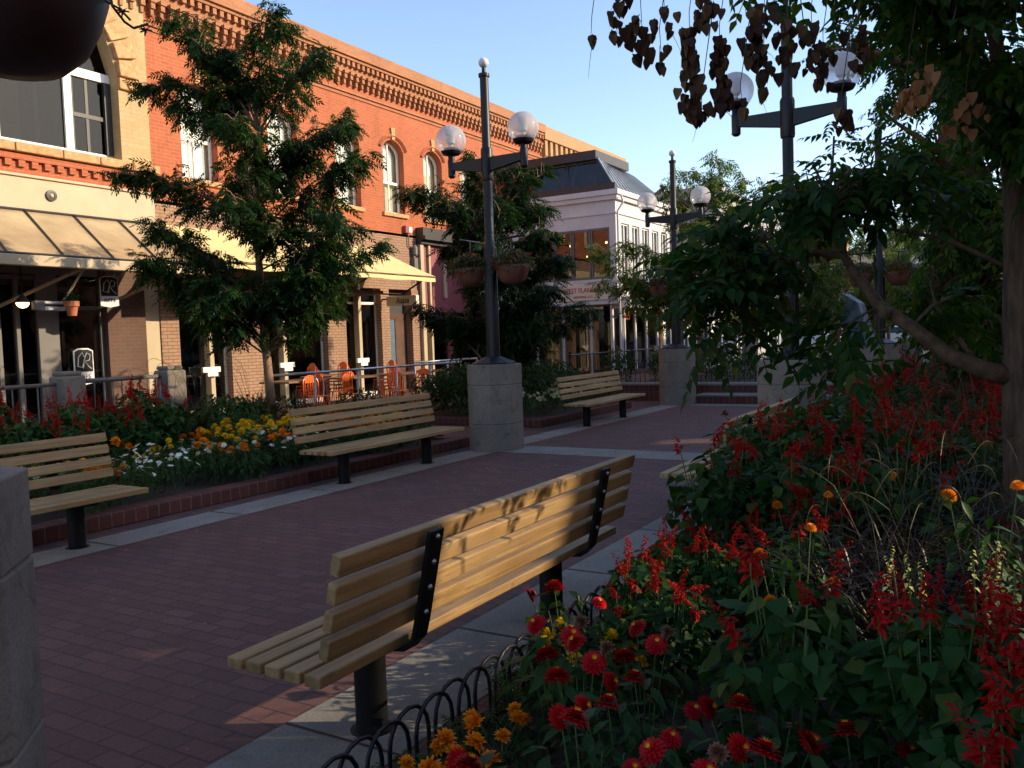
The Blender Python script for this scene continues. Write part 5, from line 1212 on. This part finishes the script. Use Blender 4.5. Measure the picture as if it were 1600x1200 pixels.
def make_flower(name, cat, H, Rr, tmpl, nl, lmat, bl, nb, seed, bs=1.0, tilt=.4, top=None, lean=.5):
    t = thing(name, '', cat); r2 = random.Random(seed)
    link('foliage', foliage_mesh('foliage', nl, Rr, H, tmpl, lmat, .3, .03), t); sm = stems_mb(4, Rr*.7, H*.9, .0025)
    for k in range(nb):
        a = r2.uniform(0, 6.28); q = Rr*.95*math.sqrt(r2.random()); x, y = q*math.cos(a), q*math.sin(a); z = H*r2.uniform(.85, 1.12)*(1-.25*(q/Rr)**2)+.02
        sm.tube([(x*.5, y*.5, H*.4), (x, y, z)], .0022, 5)
        o = link('blossom', bl if not isinstance(bl, list) else bl[k % len(bl)], t, loc=(x, y, z)); o.rotation_euler = (r2.gauss(.25 if 'zinnia' in name else 0, lean*.7), r2.gauss(-.45 if 'zinnia' in name else 0, lean*.7), r2.uniform(0, 6)); s_ = bs*r2.uniform(.8, 1.15); o.scale = (s_, s_, s_)
    sm.build('stems', 'stem_green', t); return t
mo = [make_flower('orange_marigold', 'flowering plant', .27, .17, fern, 190, 'leaf_marigold', M_or, n_, s_) for s_, n_ in ((1, 7), (2, 5))]
my = [make_flower('yellow_marigold', 'flowering plant', .28, .16, fern, 170, 'leaf_marigold', M_ye, 8, 3), make_flower('yellow_marigold', 'flowering plant', .26, .16, fern, 170, 'leaf_marigold', M_ye, 4, 6)]
zi = [make_flower('red_zinnia', 'flowering plant', .46, .17, lance, 90, 'leaf_marigold', [M_zi, M_zi, M_zi, M_de], n_, s_, 1.0) for s_, n_ in ((4, 3), (9, 4))]
oz = [make_flower('orange_zinnia', 'flowering plant', .62, .17, lance, 100, 'leaf_marigold', M_oz, 2, 14, .9)]
da = [make_flower('white_daisy', 'flowering plant', .34, .19, small, 260, 'leaf_shrub', M_da, 10, 7, .95, lean=.6)]
mu = [make_flower('white_mum', 'flowering plant', .36, .22, small, 300, 'leaf_shrub', M_mu, 11, 8, 1.1, lean=.6)]
sh = [make_flower('green_shrub', 'shrub', .72, .36, lance, 520, 'leaf_shrub', M_de, 2, 12)]
rc = [make_flower('red_begonia', 'flowering plant', .42, .22, small, 330, 'leaf_locust', marigold_blossom('red_petal', .02), 14, 13)]
def snap(seed):
    t = thing('yellow_snapdragon', '', 'flowering plant'); link('foliage', foliage_mesh('foliage', 90, .12, .42, small, 'leaf_shrub', .2, .03), t); r2 = random.Random(seed); mb = MB()
    for k in range(4):
        x, y = r2.uniform(-.09, .09), r2.uniform(-.09, .09); h_ = r2.uniform(.5, .62); mb.tube([(x*.3, y*.3, 0), (x, y, h_)], .003, 5)
        n = 13; a = np.random.default_rng(seed+k).uniform(0, 6.28, n); z = h_-.1+.13*np.linspace(0, 1, n)
        o = link('flower_spike', np_mesh('flower_spike', [(*cloud_arrays(*leaf_t(.022, .017, 2, .4, .5), euler(a, np.full(n, .1), np.zeros(n))*(1.2-.6*np.linspace(0, 1, n))[:, None, None], np.stack([0*z+x, 0*z+y, z], 1)), 0)], ['pale_yellow']), t)
    mb.build('stems', 'stem_green', t); return t
sn = [snap(3)]
def fountain(name, seed, n, H, mat, np_, pl_len=.2):
    t = thing(name, '', 'ornamental grass'); r2 = np.random.default_rng(seed); parts = []
    for k in range(n):
        h_ = H*r2.uniform(.5, 1.0); rch = h_*r2.uniform(.25, .95); a = r2.uniform(0, 6.28); V_ = []; w_ = .0035
        for i in range(7):
            u = i/6; x = rch*u**1.4; z = h_*(1.55*u-.75*u**2.4); ww = w_*(1-u**3)+.0006; V_ += [(x, -ww, z), (x, ww, z)]
        V_ = np.array(V_); F_ = np.array([(2*i, 2*i+2, 2*i+3, 2*i+1) for i in range(6)])
        v, f = xf(V_, F_, a, 0, r2.uniform(-.2, .2), 1, (r2.normal(0, .03), r2.normal(0, .03), 0)); parts.append((v, f, 0))
    link('blades', np_mesh('blades', parts, [mat]), t)
    for k in range(np_):
        a = r2.uniform(0, 6.28); h_ = H*r2.uniform(.95, 1.3); rch = r2.uniform(.15, .42)
        pts = [Vector((rch*.55*u**1.3*math.cos(a), rch*.55*u**1.3*math.sin(a), h_*(1.2*u-.2*u*u))) for u in [i/5 for i in range(6)]]
        e0 = pts[-1]; d = Vector((math.cos(a), math.sin(a), 0)); arc = [e0+d*(pl_len*.95*math.sin(u*1.35))+Vector((0, 0, pl_len*(.45*math.sin(u*2.4)-.3*u*u))) for u in [i/9 for i in range(10)]]
        parts = []; lv_, lf_ = leaf_t(.016, .0022, 1, 0, 0, 'lance')
        st_ = MB().tube([tuple(p) for p in pts]+[tuple(p) for p in arc], .0014, 4)
        m_ = 230; u = r2.uniform(0, 1, m_)*8.99; i = u.astype(int); A_ = np.array([tuple(p) for p in arc]); P = A_[i]+(A_[i+1]-A_[i])*(u-i)[:, None]
        env = np.sin(np.pi*np.clip(u/9*.92+.06, 0, 1))**.5
        pm = np_mesh('plume', [(*cloud_arrays(lv_, lf_, euler(r2.uniform(0, 6.28, m_), r2.uniform(-1.4, 1.4, m_), np.zeros(m_))*env[:, None, None], P), 0)], ['plume'])
        po = link('plume', pm, t); st_.build('stalk', 'grass_blade', po)
    return t
fg = [fountain('purple_fountain_grass', 5, 220, .60, 'dark_blade', 6)]
fl = [fountain('fountain_grass', 6, 200, .6, 'grass_blade', 4, .22)]

rn = random.Random(12)
def zone_lab(kind, x, y=0.0):
    row = 'in the front row' if y > .95 else 'in the middle row' if y > .2 else 'in the back rows'
    lv = ((2.0, 'at the nearest corner'), (2.7, 'by the near leg of the foreground bench'), (3.5, 'beside the middle of the foreground bench'), (4.3, 'by the far end of the foreground bench'),
          (5.4, 'beside the rough tree trunk'), (6.6, 'at the near end of the buried bench'), (7.8, 'beside the middle of the buried bench'), (9.2, 'at the far end of the buried bench'), (10.6, 'around the pod tree lamp'), (99, 'beyond the pod tree lamp'))
    return kind+' '+row+', '+next(t for l, t in lv if x < l)
def zone_left(kind, x, y):
    row = 'along the brick edge' if y < 7.5 else 'midway back' if y < 8.7 else 'at the rear by the rails'
    lv = ((4.0, 'behind the cut off bench'), (5.2, 'just past the cut off bench'), (6.4, 'before the marigold bench'), (7.6, 'behind the near half of the marigold bench'), (8.8, 'behind the far half of the marigold bench'), (99, 'at the bed end by the young tree'))
    return kind+' '+row+', '+next(t for l, t in lv if x < l)
# right bed
taken = []
def free(x, y, d): return all((x-a)**2+(y-b)**2 > d*d for a, b in taken)
for (x, y, s_) in ((3.75, .62, 1.25), (3.5, .42, 1.15), (4.2, .5, 1.3), (4.45, .35, 1.3), (3.9, .3, 1.2), (5.6, .6, 1.1), (6.4, .45, 1.15)):
    place(fg, 0, x, y, 0, s_, 'dark purple fountain grass among the red salvia', 'purple fountain grasses'); taken.append((x, y))
for (x, y, s_) in ((4.7, .15, 1.25), (5.5, .25, 1.3), (4.3, -.05, 1.2), (7.2, .3, 1.3)):
    place(fl, 0, x, y, 0, s_, 'pale fountain grass with arching plumes by the rough tree trunk', 'pale fountain grasses right'); taken.append((x, y))
for (x, y, s_) in ((3.0, .04, 1.25), (3.5, .32, 1.1), (3.6, .12, 1.2)):
    place(sn, 0, x, y, 0, s_, 'pale yellow snapdragon left of the rough tree trunk', 'yellow snapdragons'); taken.append((x, y))
for (x, y, s_) in ((3.35, .75, 1.15), (4.3, .9, 1.1), (3.0, .62, 1.0), (4.0, .12, 1.35), (5.0, .75, 1.2)):
    place(oz, 0, x, y, 0, s_, zone_lab('orange zinnia plant', x, y), 'orange zinnias'); taken.append((x, y))
for k, (x, y) in enumerate(((1.93, 1.50), (1.78, 1.42), (2.25, 1.5), (2.02, 1.32), (1.62, 1.55))):
    place(mo, k, x, y, 0, 1.05, 'orange marigold right behind the hoop fence', 'front orange marigolds'); taken.append((x, y))
for k, (x, y) in enumerate(((2.85, 1.62), (3.05, 1.55), (2.95, 1.38))):
    place(my, 1, x, y, 0, 1.1, 'yellow marigold by the far hoops of the fence', 'front yellow marigolds'); taken.append((x, y))
for k, (x, y) in enumerate(((2.2, .98), (1.95, .72), (2.0, 1.0), (2.45, 1.25), (1.75, .85), (1.8, .5), (2.3, .62), (2.6, 1.42), (1.7, 1.15), (2.75, 1.15), (3.1, 1.62), (1.62, .62), (2.4, .98), (1.85, .3), (2.05, .5), (1.7, .12), (2.35, .35))):
    place(zi, k, x, y, 0, .95+.03*(k % 4), zone_lab('low red zinnia plant', x, y), 'red zinnias', rz=[0, .5, -.4][k % 3]); taken.append((x, y))
nsal = 0; x = 1.35
while x < 15.4:
    y = -1.3 if x > 2 else -.6
    while y < 1.72:
        xx, yy = x+rn.uniform(-.09, .09), y+rn.uniform(-.09, .09)
        ymax = .35 if x < 1.8 else .72 if x < 2.3 else 1.05 if x < 2.9 else 1.56
        if yy < ymax and free(xx, yy, .2) and math.hypot(xx, yy) > 1.25 and not (abs(xx-5.27) < .25 and abs(yy) < .25) and not (3.4 < xx < 4.5 and .25 < yy < .7):
            s_ = rn.uniform(.85, 1.0) if x < 3 else rn.uniform(.9, 1.12)
            if yy > .6 and xx < 4.6: s_ *= .78
            if yy > 1.0 and xx < 4.6: s_ *= .76
            if yy < .3 and 2.6 < xx < 5.4: s_ *= .72
            if xx > 4.4 and yy > .9: s_ *= 1.14
            q_ = rn.random()
            if (xx > 6 and yy < 1.1 and q_ < .3) or (xx > 5 and yy < .7 and q_ < .62): place(fg, 0, xx, yy, 0, s_*1.2, zone_lab('purple fountain grass', xx, yy), 'purple fountain grasses')
            elif xx > 5.5 and q_ < .6: place(sh, 0, xx, yy, 0, s_*1.05, zone_lab('leafy green plant', xx, yy), 'green plants in the right bed')
            else: place(salv, rn.randrange(3), xx, yy, 0, s_, zone_lab('red salvia', xx, yy), 'red salvia in the right bed')
            taken.append((xx, yy))
        y += .31
    x += .31 if x < 8 else .42
# left bed
taken = [(9.4, 9.95)]
for k in range(60):
    x, y = rn.uniform(3.0, 6.7), rn.uniform(8.0, 9.9)
    if free(x, y, .36): place(salv, 2 if k % 3 else 0, x, y, .1, rn.uniform(.85, 1.2), zone_left('red salvia', x, y), 'red salvia in the left bed'); taken.append((x, y))
for (x, y) in ((5.2, 9.9), (5.9, 9.95), (6.6, 9.8), (7.5, 9.3), (8.2, 9.0), (7.9, 9.8), (8.6, 9.5), (6.9, 9.1)):
    place(fl, 0, x, y, .1, rn.uniform(1.3, 1.7), 'fountain grass with tan plumes at the back of the left bed', 'fountain grasses left'); taken.append((x, y))
for k in range(90):
    x, y = rn.uniform(3.2, 7.4), rn.uniform(6.85, 7.9)
    if free(x, y, .27): place(da, 0, x, y, .1, rn.uniform(1.0, 1.35), zone_left('white daisy clump', x, y), 'daisy clumps'); taken.append((x, y))
for k in range(26):
    x, y = rn.uniform(6.6, 8.0), rn.uniform(7.4, 8.2)
    if free(x, y, .2): place(my, 0, x, y, .1, rn.uniform(1.5, 1.8), zone_left('bright yellow marigold', x, y), 'yellow marigolds'); taken.append((x, y))
for k in range(150):
    x, y = rn.uniform(4.2, 9.5), rn.uniform(6.85, 8.3)
    if free(x, y, .25): place(mo if rn.random() < .65 else my, k, x, y, .1, rn.uniform(1.25, 1.6), zone_left('marigold plant', x, y), 'marigolds in the left bed'); taken.append((x, y))
for k in range(60):
    x, y = rn.uniform(6.6, 9.6), rn.uniform(8.2, 10.0)
    if free(x, y, .3): place(rc if x > 7.8 and rn.random() < .6 else sh, 0, x, y, .1, rn.uniform(.9, 1.2), zone_left('leafy plant', x, y), 'leafy plants in the left bed'); taken.append((x, y))
# short bed
taken = [(13.1, 8.3)]
for k in range(60):
    x, y = rn.uniform(12.4, 15.7), rn.uniform(7.0, 7.55)
    if free(x, y, .3): place(mu, 0, x, y, .14, rn.uniform(.9, 1.15), 'white mum in the short bed by the middle lamp base', 'white mums'); taken.append((x, y))
for k in range(60):
    x, y = rn.uniform(12.5, 15.8), rn.uniform(7.6, 9.9)
    if free(x, y, .42): place(sh, 0, x, y, .14, rn.uniform(1.0, 1.35), 'dense green shrub in the short bed', 'shrubs in the short bed'); taken.append((x, y))
taken = []
for k in range(70):
    x, y = rn.uniform(18.2, 24.5), rn.uniform(-3, 8.5)
    if free(x, y, .6): place(sh, 0, x, y, .3, rn.uniform(.9, 1.3), 'green shrub on the brick terrace', 'shrubs on the terrace'); taken.append((x, y))
for p_ in ((17.6, 9.9), (18.6, 9.8), (19.6, 9.9)):
    place(rc, 0, p_[0], p_[1], 0, 1.6, 'flowering planter clump by the black patio fence', 'patio clumps')



rg2 = np.random.default_rng(4); n = 320
P = np.stack([rg2.uniform(1, 16, n), rg2.uniform(1.9, 6.4, n), np.full(n, .016)], 1)
o = link('fallen_leaves', np_mesh('fallen_leaves', [(*cloud_arrays(*leaf_t(.03, .014, 2, .3, .3), euler(rg2.uniform(0, 6.28, n), rg2.normal(0, .12, n), rg2.normal(0, .15, n))*rg2.uniform(.4, 1.1, n)[:, None, None], P), 0)], ['pod_light']))
tag(o, 'small dry leaves scattered on the brick walk', 'leaves', kind='stuff')
